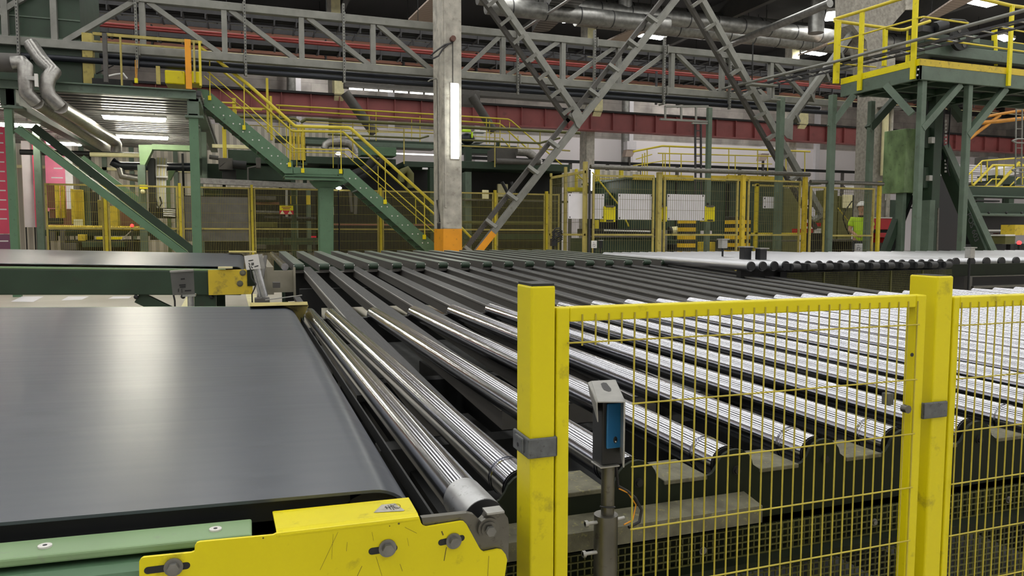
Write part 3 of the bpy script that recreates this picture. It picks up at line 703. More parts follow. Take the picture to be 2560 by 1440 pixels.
MB().path([zc(1540, 1165, 1.23), zc(1545, 1215, 1.235), zc(1568, 1228, 1.24), zc(1588, 1245, 1.24), zc(1604, 1275, 1.235), zc(1598, 1305, 1.23), zc(1572, 1318, 1.22)], .003, 8).build('cable', m_cable, s)
MB().path([zc(1548, 1222, 1.232), zc(1570, 1232, 1.24), zc(1590, 1262, 1.24), zc(1582, 1300, 1.23), zc(1560, 1312, 1.22)], .0015, 6).build('thin_cable', m_orange, s)

def small_sensor(px, py, Y, w, h, label, mat, hood=True, marks=False, zbase=0.0, name='photo_sensor', dp=None):
    dp = dp or w
    c = P(px, py, Y=Y); t = thing(name, label, 'sensor', (c.x, Y, zbase))
    MB().box(c.x - w / 2, c.x + w / 2, Y, Y + dp, c.z - h / 2, c.z + h / 2).build('sensor_body', mat, t, .004)
    if hood: MB().box(c.x - w * .6, c.x + w * .75, Y - .01, Y + w + .01, c.z + h / 2, c.z + h / 2 + .012).build('hood', m_alu, t)
    MB().tube((c.x, Y + dp / 2, zbase), (c.x, Y + dp / 2, c.z - h / 2), .012, 10).build('stand_tube', m_dark, t)
    if marks:
        mm = MB()
        for (a, b, cc, d) in ((-.30, -.02, .25, .30), (-.30, .10, .0, .05), (.0, .3, -.1, -.06), (-.3, -.25, -.35, .05), (-.1, .15, -.3, -.26), (.05, .1, -.35, -.2)):
            mm.box(c.x + a * w, c.x + b * w, Y - .002, Y + .001, c.z + cc * h, c.z + d * h)
        mm.build('slots', m_black, t)
    return t
small_sensor(1870, 634, 6.6, .09, .13, 'left of two black sensor boxes standing beyond the belt strips', m_black, zbase=0)
small_sensor(1909, 638, 6.5, .085, .13, 'right of two black sensor boxes, beside the first dark belt nose', m_black, zbase=0)
small_sensor(1812, 610, 7.4, .08, .10, 'grey T-shaped sensor bracket left of the two black sensor boxes', m_alu, zbase=0)
small_sensor(2148, 619, 9.4, .14, .13, 'pale slotted bracket plate below the worker in yellow', m_alu, False, True, 0, dp=.03)
small_sensor(2432, 633, 6.0, .07, .11, 'silver hooded sensor on a bar at the corner of the right roller conveyor', m_alu, zbase=0)
small_sensor(1486, 611, 11.8, .10, .13, 'white slotted bracket plate in front of the first dark grey fence post', m_whitep, False, True, 0, dp=.03)
small_sensor(1503, 611, 11.8, .05, .13, 'dark C-shaped bracket beside the white slotted plate', m_dark, True, False, 0)
t = small_sensor(1386, 606, 11.9, .09, .13, 'dark sensor box with cable loops at the green post, end of the far strips', m_black, False, False, 0)
mb = MB()
for i in range(5):
    y0 = 572 + i * 5; mb.path([P(1381, y0 + 10, Y=11.9), P(1388, y0, Y=11.85), P(1398, y0 - 2, Y=11.85), P(1406, y0 + 6, Y=11.9), P(1392, y0 + 14, Y=11.9)], .012, 6)
mb.build('cable_loops', m_cable, t)
# slotted bracket plates by the far belt conveyor
t = thing('sensor_bracket', 'slotted pale bracket plate on a leaning tube at the end of the far belt', 'bracket', (.05, 6.6, 0))
c4 = [P(610, 640, Y=6.6), P(645, 635, Y=6.6), P(652, 671, Y=6.6), P(616, 675, Y=6.6)]
bp_ = MB().prism([(v.x, v.z) for v in c4], 'xz', 6.58, 6.6).build('bracket_plate', m_whitep, t)
mm = MB()
for (x0, y0, x1, y1) in ((621, 652, 633, 650), (622, 658, 625, 662), (628, 658, 635, 658), (628, 662, 635, 661), (623, 664, 626, 672), (628, 666, 632, 671), (636, 667, 646, 664)):
    mm.bar(P(x0, y0, Y=6.578), P(x1, y1, Y=6.578), .004, .007)
mm.build('slots', m_black, bp_)
MB().bar(P(648, 636, Y=6.62), P(655, 672, Y=6.62), .05, .012).build('side_plate', m_alu, t)
MB().tube(P(642, 668, Y=6.62), P(662, 742, Y=6.62), .028, 14).tube(P(634, 676, Y=6.62), P(650, 742, Y=6.62), .012, 10).build('leaning_tube', m_zinc, t)
q = P(655, 745, Y=6.62); MB().box(q.x - .06, q.x + .06, 6.55, 6.7, q.z - .06, q.z + .0).tube((q.x, 6.62, 0), (q.x, 6.62, q.z - .05), .03, 12).build('foot', m_stripside, t)
MB().path([P(626, 672, Y=6.58), P(628, 695, Y=6.58), P(640, 710, Y=6.56), P(636, 722, Y=6.56), P(630, 735, Y=6.58), P(631, 765, Y=6.6)], .006, 6).build('cable', m_cable, t)
t = thing('sensor_bracket', 'grey slotted plate with bright top edge, before the far belt beam', 'bracket', (-.5, 6.7, 0))
c4 = [P(426, 682, Y=6.7), P(484, 676, Y=6.7), P(487, 735, Y=6.7), P(432, 738, Y=6.7)]
bp_ = MB().prism([(v.x, v.z) for v in c4], 'xz', 6.69, 6.7).build('bracket_plate', m_clearp, t)
MB().bar(P(425, 679, Y=6.68), P(484, 675, Y=6.68), .05, .014).build('top_edge', m_alu, t)
mm = MB()
for (x0, y0, x1, y1) in ((448, 713, 464, 712), (450, 718, 464, 717), (446, 722, 446, 730), (454, 722, 455, 732), (462, 727, 478, 726), (452, 698, 462, 697)):
    mm.bar(P(x0, y0, Y=6.685), P(x1, y1, Y=6.685), .004, .012)
mm.build('slots', m_black, bp_)
q = P(476, 735, Y=6.72); MB().tube((q.x, 6.74, 0), (q.x, 6.74, q.z), .026, 14).box(q.x - .06, q.x + .04, 6.7, 6.8, q.z - .02, q.z).build('leg', m_zinc, t)
MB().path([P(434, 738, Y=6.7), P(437, 752, Y=6.7), P(438, 790, Y=6.7)], .008, 6).build('cable', m_cable, t)

# ------------------------------------------------------------------ helpers for things further off
def RB(mb, x0, y0, x1, y1, Y, d):
    """a box whose front face fills that part of the photo at distance Y, d deep"""
    a, b = P(x0, (y0 + y1) / 2, Y=Y), P(x1, (y0 + y1) / 2, Y=Y); xm = (x0 + x1) / 2
    zt, zb = P(xm, y0, Y=Y).z, P(xm, y1, Y=Y).z
    return mb.box(a.x, b.x, Y, Y + d, zb, zt)
def rb(name, mat, par, x0, y0, x1, y1, Y, d, bevel=0.0): return RB(MB(), x0, y0, x1, y1, Y, d).build(name, mat, par, bevel)
def ln(pts, Y, r, n=8): return MB().path([P(x, y, Y=Y) for (x, y) in pts], r, n)
def to_floor(name, mat, par, x0, x1, ytop, Y, d, ybase=600):
    xa_, xb_, w_ = square(x0, x1, Y, ybase); d = min(d, w_) if w_ > 0 else d
    return MB().box(xa_, xb_, Y, Y + d, 0, P((x0 + x1) / 2, ytop, Y=Y).z).build(name, mat, par)

# ------------------------------------------------------------------ main columns
c1 = thing('concrete_column', 'tall square concrete column in the middle with an orange painted foot and a long lit lamp', 'column', (3.95, 15, 0))
zo = P(1130, 572, Y=14.6).z
MB().box(3.757, 4.152, 14.6, 15.38, zo, ZC - .002).build('shaft', m_conc, c1, .01)
MB().box(3.755, 4.154, 14.598, 15.382, 0, zo).build('orange_foot', m_orange, c1, .01)
MB().box(3.79, 3.83, 14.58, 14.6, 2.0, ZC - .01).build('chamfer_strip', m_conc, c1)
lt = thing('tube_lamp', 'long upright tube lamp glowing on the front of the middle concrete column', 'lamp', (4.05, 14.55, 3.4))
a, b2 = P(1128, 210, Y=14.55), P(1147, 394, Y=14.55)
MB().box(a.x, b2.x, 14.50, 14.57, b2.z, a.z).build('diffuser', m_lampc, lt, .02)
MB().box(a.x - .01, b2.x + .01, 14.57, 14.6, b2.z - .03, a.z + .03).build('backing', m_whitep, lt)
s = thing('socket_box', 'rusty round socket box with looped cables high on the middle column', 'socket', P(1132, 97, Y=14.58))
q = P(1132, 97, Y=14.55); MB().tube((q.x, 14.6, q.z), (q.x, 14.5, q.z), .055, 14).build('box', M('rusty_box', (.12, .05, .035), .6), s)
MB().path([P(1132, 103, Y=14.57), P(1128, 108, Y=14.57), P(1112, 112, Y=14.57), P(1098, 122, Y=14.57), P(1085, 132, Y=14.57), P(1076, 140, Y=14.7)], .018, 6).build('cable', m_tray, s)
MB().path([P(1122, 109, Y=14.57), P(1106, 124, Y=14.57), P(1096, 140, Y=14.57), P(1084, 146, Y=14.57), P(1076, 142, Y=14.7)], .018, 6).build('cable', m_tray, s)
MB().path([P(1132, 104, Y=14.59), P(1132, 208, Y=14.59)], .008, 6).build('lamp_cable', m_tray, s)
s = thing('conduit', 'thin grey conduit running down the left face of the middle column', 'conduit', (3.7, 14.6, 1.6))
MB().path([P(1070, 204, Y=14.55), P(1076, 200, Y=14.55), P(1090, 196, Y=14.55), P(1093, 200, Y=14.55), P(1095, 280, Y=14.55), P(1096, 560, Y=14.55)], .016, 6).build('pipe', m_steel, s)
s = thing('chain_hook', 'small chain and hook hanging low on the middle column above the orange paint', 'hook', P(1097, 540, Y=14.5))
ln([(1093, 500), (1094, 512), (1098, 540), (1099, 556)], 14.592, .018, 6).build('chain', m_dark, s)
q = P(1099, 565, Y=14.5); MB().tube((q.x, 14.565, q.z - .06), (q.x, 14.565, q.z + .06), .035, 8).build('hook_block', m_black, s)

c2 = thing('concrete_column', 'rough plastered column with a wide haunch at the top, behind the tower platform', 'column', (14.5, 15, 0))
XA_, XB_ = P(2176, 300, Y=14.6).x, P(2222, 300, Y=14.6).x
MB().box(XA_, XB_, 14.6, 15.06, 0, 5.6).build('shaft', m_plaster, c2, .02)
pp = [(P(x, y, Y=14.55).x, P(x, y, Y=14.55).z) for (x, y) in ((2130, -60), (2130, 60), (2146, 82), (2166, 101), (2176, 180), (2218, 180), (2218, 76), (2262, 27), (2280, 5), (2280, -60))]
MB().prism(pp, 'xz', 14.55, 15.1).build('haunch', m_plaster, c2, .02)
MB().prism([(P(x, y, Y=14.5).x, P(x, y, Y=14.5).z) for (x, y) in ((2264, -50), (2284, -50), (2284, 24), (2264, 24))], 'xz', 14.5, 14.55).build('concrete_cap', m_conc, c2)
MB().prism([(P(x, y, Y=14.5).x, P(x, y, Y=14.5).z) for (x, y) in ((2218, 133), (2238, 133), (2238, 166), (2218, 166))], 'xz', 14.5, 14.7).build('bare_patch', m_conc, c2)
MB().box(XA_ + .1, XB_ - .05, 14.62, 15.0, 6.8, ZC - .002).build('upper_shaft', m_conc, c2)
c3 = thing('pipe_bundle', 'pale vertical pipes and a cream strip beside the plastered column', 'pipes', (15.2, 14.4, 0))
for (xa, xb, mt) in ((2228, 2236, m_conc), (2212, 2224, m_cream)):
    A_, B_ = P(xa, 400, Y=14.4), P(xb, 400, Y=14.4); MB().tube(((A_.x + B_.x) / 2, 14.5, 0 if mt is m_conc else 2.95), ((A_.x + B_.x) / 2, 14.5, 4.6), (B_.x - A_.x) / 2, 12).build('pipe', mt, c3)
MB().box(XA_ + .2, XB_ + .3, 14.3, 14.6, 4.6, 4.64).build('bracket', m_steel, c3)

def far_col(x0, xm, x1, label, foot=None):
    A_, B_, C_ = P(xm, 300, Y=31), P(x1, 300, Y=31), P(x0, 300, Y=31)
    yb = 31.0 * A_.x / C_.x
    t = thing('far_column', label, 'column', (A_.x, 31.2, 0))
    MB().box(A_.x, B_.x, 31, min(yb, 32.6), 0, ZC - .002).build('shaft', m_conc, t)
    MB().box(A_.x, B_.x, 30.97, 31, 7.3, ZC - .01).build('yellow_painted_face', m_cream, t)
    MB().prism([(30.2, 6.95), (30.97, 6.2), (30.97, 7.9), (30.2, 7.6)], 'yz', A_.x, B_.x).build('crane_corbel', m_cream, t)
    return t
far_col(818, 832, 855, 'far column with yellow-painted face, seen left of the middle column above the stairs')
far_col(1450, 1467, 1487, 'far column with yellow-painted face, just right of the meeting of the first two braces')
far_col(1958, 1975, 1993, 'far column with yellow-painted face, left of the tower platform')

# ------------------------------------------------------------------ truss, pipes and braces
YT = 15.5
tr_ = thing('steel_truss', 'long grey steel lattice truss crossing the whole hall above the stairs', 'truss', (5, YT, 4.8))
zb0, zt0 = P(540, 140, Y=YT).z, P(850, 43, Y=YT).z
XL, XR = -8.0, 15.0
MB().box(XL, XR, YT - .02, YT + .14, zb0 - .075, zb0 + .075).build('bottom_chord', m_galv, tr_, .008)
MB().box(XL, XR, YT - .02, YT + .14, zt0 - .075, zt0 + .075).build('top_chord', m_galv, tr_, .008)
def tz(y): return None
for xv in (12, 135, 356, 561, 754, 933, 1259, 1409, 1549, 1682, 1808, 1930, 2035):
    x = P(xv, 200, Y=YT).x if xv > 1000 else P(xv, 80, Y=YT).x
    MB().box(x - .05, x + .05, YT, YT + .12, zb0 + .07, zt0 - .07).build('upright', m_galv, tr_)
def tx(px, py): return P(px, py, Y=YT).x
for (xa, ya, xb, yb, rise) in ((-90, 90, 85, 0, 1), (160, 100, 335, 5, 1), (370, 8, 550, 130, 0), (575, 25, 740, 145, 0), (770, 50, 925, 160, 0), (945, 65, 1080, 172, 0), (1157, 160, 1251, 94, 1), (1269, 191, 1398, 108, 1), (1422, 203, 1538, 123, 1), (1559, 214, 1670, 137, 1), (1694, 137, 1791, 224, 0), (1820, 145, 1915, 235, 0), (1940, 161, 2022, 240, 0)):
    za, zb_ = (zb0 + .06, zt0 - .06) if rise else (zt0 - .06, zb0 + .06)
    MB().bar((tx(xa, ya), YT + .06, za), (tx(xb, yb), YT + .06, zb_), .09, .10, up=(0, 1, 0)).build('diagonal', m_galv, tr_)
for xc in (348, 610, 862, 1300, 1492, 1668):
    x = P(xc, 100 if xc < 1000 else 150, Y=YT).x
    for z in (zb0, zt0):
        MB().box(x - .015, x + .015, YT - .05, YT + .16, z - .10, z + .10).build('splice_plate', m_galv, tr_)
for j, xc in enumerate((46, 341, 612, 858, 1292, 1483, 1657, 1822)):
    x = P(xc, 60 if xc < 1000 else 150, Y=YT).x
    t = thing('strut_hanger', 'perforated strut hanging beside the truss, ' + ORD[j] + ' from the left', 'hanger', (x, YT - .1, 4.5), 'perforated struts hung along the truss')
    MB().box(x - .02, x + .02, YT - .10, YT - .02, zb0 - .35, zt0 + .25).build('channel', m_galv, t)
    g = MB(); z = zb0 - .3
    while z < zt0 + .2: g.box(x - .008, x + .008, YT - .102, YT - .1, z, z + .03); z += .06
    g.build('slots', m_black, t)
YP_ = 15.5
def pz(px, py): return P(px, py, Y=YP_).z
t = thing('black_pipe', 'lower of the two black pipes running under the truss', 'pipe', (5, YP_, 4.3))
z1 = pz(660, 182); MB().tube((P(53, 135, Y=YP_).x, YP_, z1), (14.3, YP_, z1), .055, 12).build('pipe', m_pipe, t)
for xc in (82, 346, 612, 858):
    x = P(xc, 170, Y=YP_).x; MB().box(x - .02, x + .02, YP_ - .06, YP_ + .06, z1 - .07, z1 + .07).box(x - .006, x + .006, YP_ - .01, YP_ + .01, z1, zb0).build('pipe_clip', m_dark, t)
t = thing('black_pipe', 'upper of the two black pipes, tucked close under the truss bottom chord', 'pipe', (5, 15.9, 4.4))
z2 = P(850, 183, Y=15.9).z; MB().tube((-2.5, 15.9, z2), (14.3, 15.9, z2), .05, 12).build('pipe', m_pipe, t)

def brace(a, b, label, off, orange=None, n=9):
    A_, B_ = P(*a, Y=14.75), P(*b, Y=14.75); d = (B_ - A_); L_ = d.length; d.normalize(); pr = Vector((-d.z, 0, d.x)) * off * .72
    t = thing('cross_brace', label, 'brace', A_)
    MB().bar(A_, B_, .135, .13, up=(0, 1, 0)).build('front_channel', m_galv, t, .006)
    MB().bar(A_ + pr + Vector((0, .22, 0)), B_ + pr + Vector((0, .22, 0)), .09, .10, up=(0, 1, 0)).build('rear_channel', m_stripside, t)
    for i in range(n):
        c = A_ + d * (L_ * (i + .5) / n)
        MB().bar(c + Vector((0, -.02, 0)), c + pr * 1.35 + Vector((0, .08, 0)), .07, .16, up=(0, 1, 0)).build('batten_plate', m_galv, t)
    if orange:
        C_ = P(*orange, Y=14.75); MB().bar(A_ - Vector((0, .002, 0)), C_ - Vector((0, .002, 0)), .141, .136, up=(0, 1, 0)).build('orange_paint_band', m_orange, t)
    return t
ap = (1712, -30)
br1 = brace((1160, 672), ap, 'grey ladder brace rising right from an orange-painted foot beside the middle column', .26, (1232, 582), 11)
br2 = brace((1228, -28), (1447, 288), 'grey ladder brace falling from the top to the gusset above the middle of the hall', -.26, None, 7)
br3 = brace((1738, -30), (2068, 560), 'grey ladder brace falling right past the truss end to the yellow mesh fence', -.26, None, 11)
br4 = brace((2186, 4), (1964, 312), 'grey ladder brace falling left from behind the tower railing', .26, None, 6)
for (br, pts) in ((br1, ((1428, 285), (1438, 272), (1462, 292), (1448, 322), (1441, 316))), (br3, ((1944, 318), (1960, 296), (1982, 300), (1980, 350), (1966, 345)))):
    MB().prism([(P(x, y, Y=14.66).x, P(x, y, Y=14.66).z) for (x, y) in pts], 'xz', 14.64, 14.66).build('gusset_plate', m_galv, br)

# ------------------------------------------------------------------ crane girders, trays, ducts, radiant panels
g1 = thing('crane_girder', 'long dark red crane girder with stiffener ribs along the back wall', 'girder', (15, 30.3, 6.1))
MB().box(X0 + .1, X1 - .1, 30.45, 30.5, 6.10, 6.90).build('web', m_redg, g1)
MB().box(X0 + .1, X1 - .1, 30.25, 30.75, 6.88, 6.92).box(X0 + .1, X1 - .1, 30.47, 30.53, 6.92, 7.0).build('top_flange', m_dark, g1)
MB().box(X0 + .1, X1 - .1, 30.25, 30.75, 6.06, 6.10).build('bottom_flange', m_redg, g1)
st = MB()
for i in range(56): st.box(-14 + i * 1.1, -13.97 + i * 1.1, 30.30, 30.45, 6.1, 6.88)
st.parts('stiffener_rib', m_redg, g1)
g2 = thing('crane_girder', 'brown girder band above the red one, seen through the truss', 'girder', (15, 29.8, 8.2))
MB().box(X0 + .1, X1 - .1, 29.9, 30.0, 8.2, 9.05).build('web', m_brown, g2)
MB().box(X0 + .1, X1 - .1, 29.7, 30.2, 9.05, 9.1).build('top_flange', m_dark, g2)
MB().box(X0 + .1, X1 - .1, 29.7, 30.2, 8.15, 8.2).build('bottom_flange', m_brown, g2)
t = thing('power_rails', 'thin pale conductor rails in front of the brown girder', 'rails', (15, 29.4, 8.2))
for z in (8.0, 8.35, 8.6): MB().box(X0 + .2, X1 - .2, 29.40, 29.43, z, z + .03).build('rail', m_cream, t)
st = MB()
for i in range(20): st.box(-12 + i * 3, -11.95 + i * 3, 29.42, 29.9, 7.9, 8.8)
st.parts('rail_bracket', m_dark, t)
for j, (px, py, Y, cab) in enumerate(((600, 42, 20.5, 3), (600, 62, 21.5, 0), (600, 108, 20.5, 3), (600, 22, 23.5, 2))):
    z = P(px, py, Y=Y).z
    t = thing('cable_tray', ('topmost', 'second', 'lowest', 'rearmost')[j] + ' of the long ladder cable trays behind the truss', 'cable tray', (5, Y, z))
    MB().box(X0 + .1, 26, Y, Y + .03, z, z + .12).build('side_rail', m_tray, t); MB().box(X0 + .1, 26, Y + .6, Y + .63, z, z + .12).build('side_rail', m_tray, t)
    g = MB(); x = X0 + .3
    while x < 26: g.box(x, x + .05, Y - .02, Y + .62, z - .02, z + .02); g.box(x, x + .03, Y - .03, Y, z - .14, z + .14); x += .55
    g.parts('rung', m_tray, t)
    for c in range(cab): MB().tube((X0 + .1, Y + .15 + c * .17, z + .09), (26, Y + .15 + c * .17, z + .09), .06, 8).build('cable_bundle', m_cable, t)
for j, (py, Y) in enumerate(((62, 19.5), (68, 19.7))):
    z = P(300, py, Y=Y).z
    t = thing('red_pipe', ('upper', 'lower')[j] + ' of two thin red pipes running behind the truss', 'pipe', (5, Y, z))
    MB().tube((X0 + .1, Y, z), (24, Y, z), .032, 10).build('pipe', m_redp, t)
for j, (px, py, Y, r, xa, xb) in enumerate(((1350, 8, 26, .30, 8, 40), (1350, 28, 25, .30, 8, 15.2), (1560, 28, 28.5, .40, 12, 42), (1560, 58, 28.5, .33, 13, 32), (250, 8, 25, .35, X0 + .1, 6))):
    z = P(px, py, Y=Y).z
    t = thing('air_duct', ('long silver air duct nearest the roof right of the middle column', 'short silver air duct just under the long one', 'wide silver air duct behind the rising brace', 'lower silver air duct behind the rising brace', 'silver air duct above the cable trays at top left')[j], 'duct', (xa, Y, z))
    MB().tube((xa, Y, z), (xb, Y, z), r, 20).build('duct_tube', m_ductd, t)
    g = MB(); x = xa + .9
    while x < xb: g.tube((x, Y, z), (x + .04, Y, z), r * 1.03, 20); x += 1.3
    g.build('joint_bands', m_tray, t)
    x = xa + .5
    h = MB()
    while x < xb: h.tube((x, Y, z + r), (x, Y, ZC - .002), .012, 5); x += 3
    h.build('hangers', m_dark, t)
for j, (a, b2, c, d) in enumerate((((1566, 0), (1570, 20), 26, .25), ((1563, 36), (1567, 44), 26, .28))[:1]):
    q = P(1563, 30, Y=26); t = thing('duct_outlet', 'round silver duct outlet hanging beside the rising brace', 'duct', q)
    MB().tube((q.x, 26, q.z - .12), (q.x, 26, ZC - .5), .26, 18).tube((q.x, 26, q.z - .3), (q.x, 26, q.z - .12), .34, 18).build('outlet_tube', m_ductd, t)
q = P(2040, 70, Y=24); t = thing('duct_outlet', 'dark round duct outlet left of the tower platform', 'duct', q)
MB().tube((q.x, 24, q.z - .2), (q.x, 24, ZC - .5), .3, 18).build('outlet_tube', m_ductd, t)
# steel pipe running diagonally up to the roof, and panels
t = thing('roof_pipe', 'thin bright pipe slanting up beside the dark corrugated roof strip', 'pipe', P(1305, 75, Z=9))
MB().tube(P(1305, 76, Z=9.2), P(1440, -12, Z=9.2), .05, 8).build('pipe', m_alu, t)
t = thing('roof_strip', 'dark corrugated strip under the roof right of the falling brace', 'panel', P(1350, 60, Z=9.6))
MB().hexa([P(1330, 82, Z=9.5), P(1372, 78, Z=9.5), P(1475, -10, Z=9.5), P(1385, -10, Z=9.5)] + [v + Vector((0, 0, .5)) for v in (P(1330, 82, Z=9.5), P(1372, 78, Z=9.5), P(1475, -10, Z=9.5), P(1385, -10, Z=9.5))]).build('panel', m_corr_dk, t)
t = thing('roof_pipe', 'crinkled silver pipe slanting down from the roof left of the tower platform', 'pipe', P(1900, 75, Z=9))
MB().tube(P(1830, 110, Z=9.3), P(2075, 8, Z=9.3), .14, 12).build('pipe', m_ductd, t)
for j, (pts, lab) in enumerate(((((1021, 50), (1083, 57), (1150, -12), (1085, -12)), 'pinkish radiant heating panel touching the left side of the middle column'), (((988, 84), (1035, 88), (1048, 78), (1000, 74)), 'small far radiant heating panel seen in the truss bay left of the middle column'),
        (((1517, 103), (1568, 107), (1625, 72), (1612, 60)), 'brown radiant heating panel behind the rising brace'), (((1995, 140), (2050, 122), (2150, 78), (2096, 98)), 'brown radiant heating panel left of the tower platform'), (((2300, 55), (2350, 42), (2460, -12), (2400, -12)), 'brown radiant panel above the tower platform'))):
    t = thing('radiant_panel', lab, 'heater', P(*pts[0], Z=9.4), 'radiant heating panels under the roof')
    lo = [P(x, y, Z=9.4) for (x, y) in pts]; MB().hexa(lo + [v + Vector((0, 0, .06)) for v in lo]).build('panel', m_panel, t)
    MB().tube(lo[1] + Vector((-.2, .2, .05)), Vector((lo[1].x - .2, lo[1].y + .2, ZC - .002)), .012, 5).build('hanger', m_dark, t)
# dark roof beams
for j, x in enumerate((-12, -4, 4, 12, 20, 28, 36, 44)):
    t = thing('roof_beam', 'dark roof beam spanning the hall, ' + ORD[j] + ' from the left', 'beam', (x, 10, 11))
    MB().box(x - .12, x + .12, Y0 + .1, Y1 - .1, 10.75, ZC - .002).build('beam', M('roof_beam_paint', (.07, .07, .068), .6), t) if j == 0 else None
    if j == 0: rbm = t.children[0] if t.children else None
    else: again(rbm, (x + 12, 0, 0), t)
# wall pilasters, panels and pipes on the back wall
for j, (xa, xb) in enumerate(((737, 752), (970, 985), (1186, 1198), (1573, 1583), (2042, 2052))):
    A_, B_ = P(xa, 210, Y=35.9), P(xb, 210, Y=35.9)
    struct(MB().box(A_.x, B_.x, 35.8, 36, 0, 9.6).build('trim_%d' % (j + 1), m_white))
for j, px in enumerate((728, 1562)):
    q = P(px, 230, Y=35.6); t = thing('wall_duct', ('crinkled silver pipe upright on the back wall left of the middle column', 'crinkled silver pipe upright on the back wall right of the far column')[j], 'duct', (q.x, 35.5, 0))
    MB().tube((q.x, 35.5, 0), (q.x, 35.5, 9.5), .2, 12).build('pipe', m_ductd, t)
t = thing('wall_rails', 'dark posts and rails standing in front of the pale lower wall panels', 'rails', (20, 35, 0))
for px in (1427, 1520, 1600, 1695, 1852, 1920, 2000, 2110): q = P(px, 370, Y=34.5); MB().box(q.x - .08, q.x + .08, 34.5, 34.6, 0, 5.0).build('post', m_stripside, t)
MB().box(10, 40, 34.45, 34.5, 5.0, 5.15).build('top_rail', m_dark, t)
MB().box(10, 40, 34.45, 34.5, 3.0, 3.1).build('lower_rail', m_dark, t)
# ------------------------------------------------------------------ rear duct girder with lit slots behind the stairs
t = thing('slotted_duct', 'olive boxed duct with bright slots, left of the middle column under the black pipes', 'duct', P(1000, 220, Y=24))
A_, B_ = P(862, 212, Y=24), P(1100, 240, Y=24)
MB().box(A_.x, P(1480, 250, Y=24).x, 24, 24.4, P(980, 224, Y=24).z, P(980, 212, Y=24).z).build('duct_box', m_stripside, t)
MB().path([P(862, 232, Y=24.1), P(938, 335, Y=24.1)], .16, 8).build('slanting_leg', m_stripside, t)
for i in range(6):
    x0 = 873 + i * 38
    A_ = P(x0, 220 + i * 2.5, Y=23.97); MB().box(A_.x, A_.x + .42, 23.96, 23.99, P(980, 231, Y=24).z, P(980, 227, Y=24).z).build('bright_slot', m_slot, t)
t = thing('vent_duct', 'square dark duct with a slanting leg right of the middle column under the truss', 'duct', P(1190, 240, Y=24))
MB().path([P(1180, 240, Y=23.5), P(1235, 330, Y=23.5)], .15, 8).build('slanting_leg', m_stripside, t)
rb('head', m_stripside, t, 1160, 235, 1200, 262, 23.5, .5)

# ------------------------------------------------------------------ green mezzanine on the left
YM = 14.5
mz = thing('mezzanine', 'green steel mezzanine on the left with corrugated underside and diagonal braces', 'mezzanine', (-2.2, 18, 0))
zsoff = P(485, 246, Y=YM).z
zbt = P(485, 229, Y=YM).z
MB().box(-8, P(490, 235, Y=YM).x, YM, YM + .05, zsoff, zbt).build('edge_beam', m_greeng, mz)
MB().box(-8, P(490, 235, Y=YM).x, YM - .06, YM + .1, zbt, zbt + .02).build('edge_beam', m_greeng, mz)
MB().box(-8, P(490, 235, Y=YM).x, YM - .06, YM + .1, zsoff - .02, zsoff).build('edge_beam', m_greeng, mz)
MB().box(-8, -.70, YM + .1, 23.5, zbt - .05, zbt + .04).build('corrugated_deck', m_corr_dk, mz)
rbs = MB()
for i in range(28): rbs.box(-8, -.72, YM + .2 + i * .32, YM + .3 + i * .32, zbt - .12, zbt - .05)
rbs.build('deck_ribs', M('deck_rib_metal', (.30, .30, .29), .35, .6), mz)
MB().box(-3.76, -3.56, YM, 23.5, zsoff - .28, zbt - .12).build('side_beam', m_greend, mz)
MB().box(-.90, -.72, YM, 23.5, zsoff - .05, zbt - .12).build('side_beam', m_greeng, mz)
for (xa, xb, yt, Y, d) in ((25, 50, 272, YM, .2), (481, 505, 285, YM, .2), (93, 114, 300, 17.6, .22), (205, 236, 380, 19.5, .25), (486, 512, 290, 18.5, .2)):
    to_floor('post', m_green if Y < 15 else m_greeng, mz, xa, xb, yt, Y, d)
q = P(483, 262, Y=YM); MB().box(q.x - .10, q.x + .09, YM, YM + .2, P(490, 292, Y=YM).z, zsoff).box(q.x - .14, q.x + .16, YM - .04, YM + .24, P(490, 292, Y=YM).z - .02, P(490, 292, Y=YM).z + .02).build('post_head', m_greeng, mz)
q = P(32, 268, Y=YM); MB().box(q.x - .15, q.x + .15, YM - .04, YM + .24, q.z - .02, q.z + .02).box(q.x - .09, q.x + .05, YM, YM + .2, q.z, zsoff).build('post_head', m_greeng, mz)
MB().bar(P(44, 322, Y=YM + .1), P(468, 640, Y=YM + .1), .12, .15, up=(0, 1, 0)).build('diagonal_brace', m_green, mz)
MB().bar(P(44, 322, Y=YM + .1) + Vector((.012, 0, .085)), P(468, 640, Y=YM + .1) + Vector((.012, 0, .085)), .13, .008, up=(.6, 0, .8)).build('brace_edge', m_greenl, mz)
MB().bar(P(85, 318, Y=16.0), P(500, 640, Y=16.0), .14, .16, up=(0, 1, 0)).build('diagonal_brace', m_greend, mz)
MB().bar(P(205, 395, Y=18.5), P(350, 505, Y=18.5), .14, .14, up=(0, 1, 0)).build('diagonal_brace', m_green, mz)
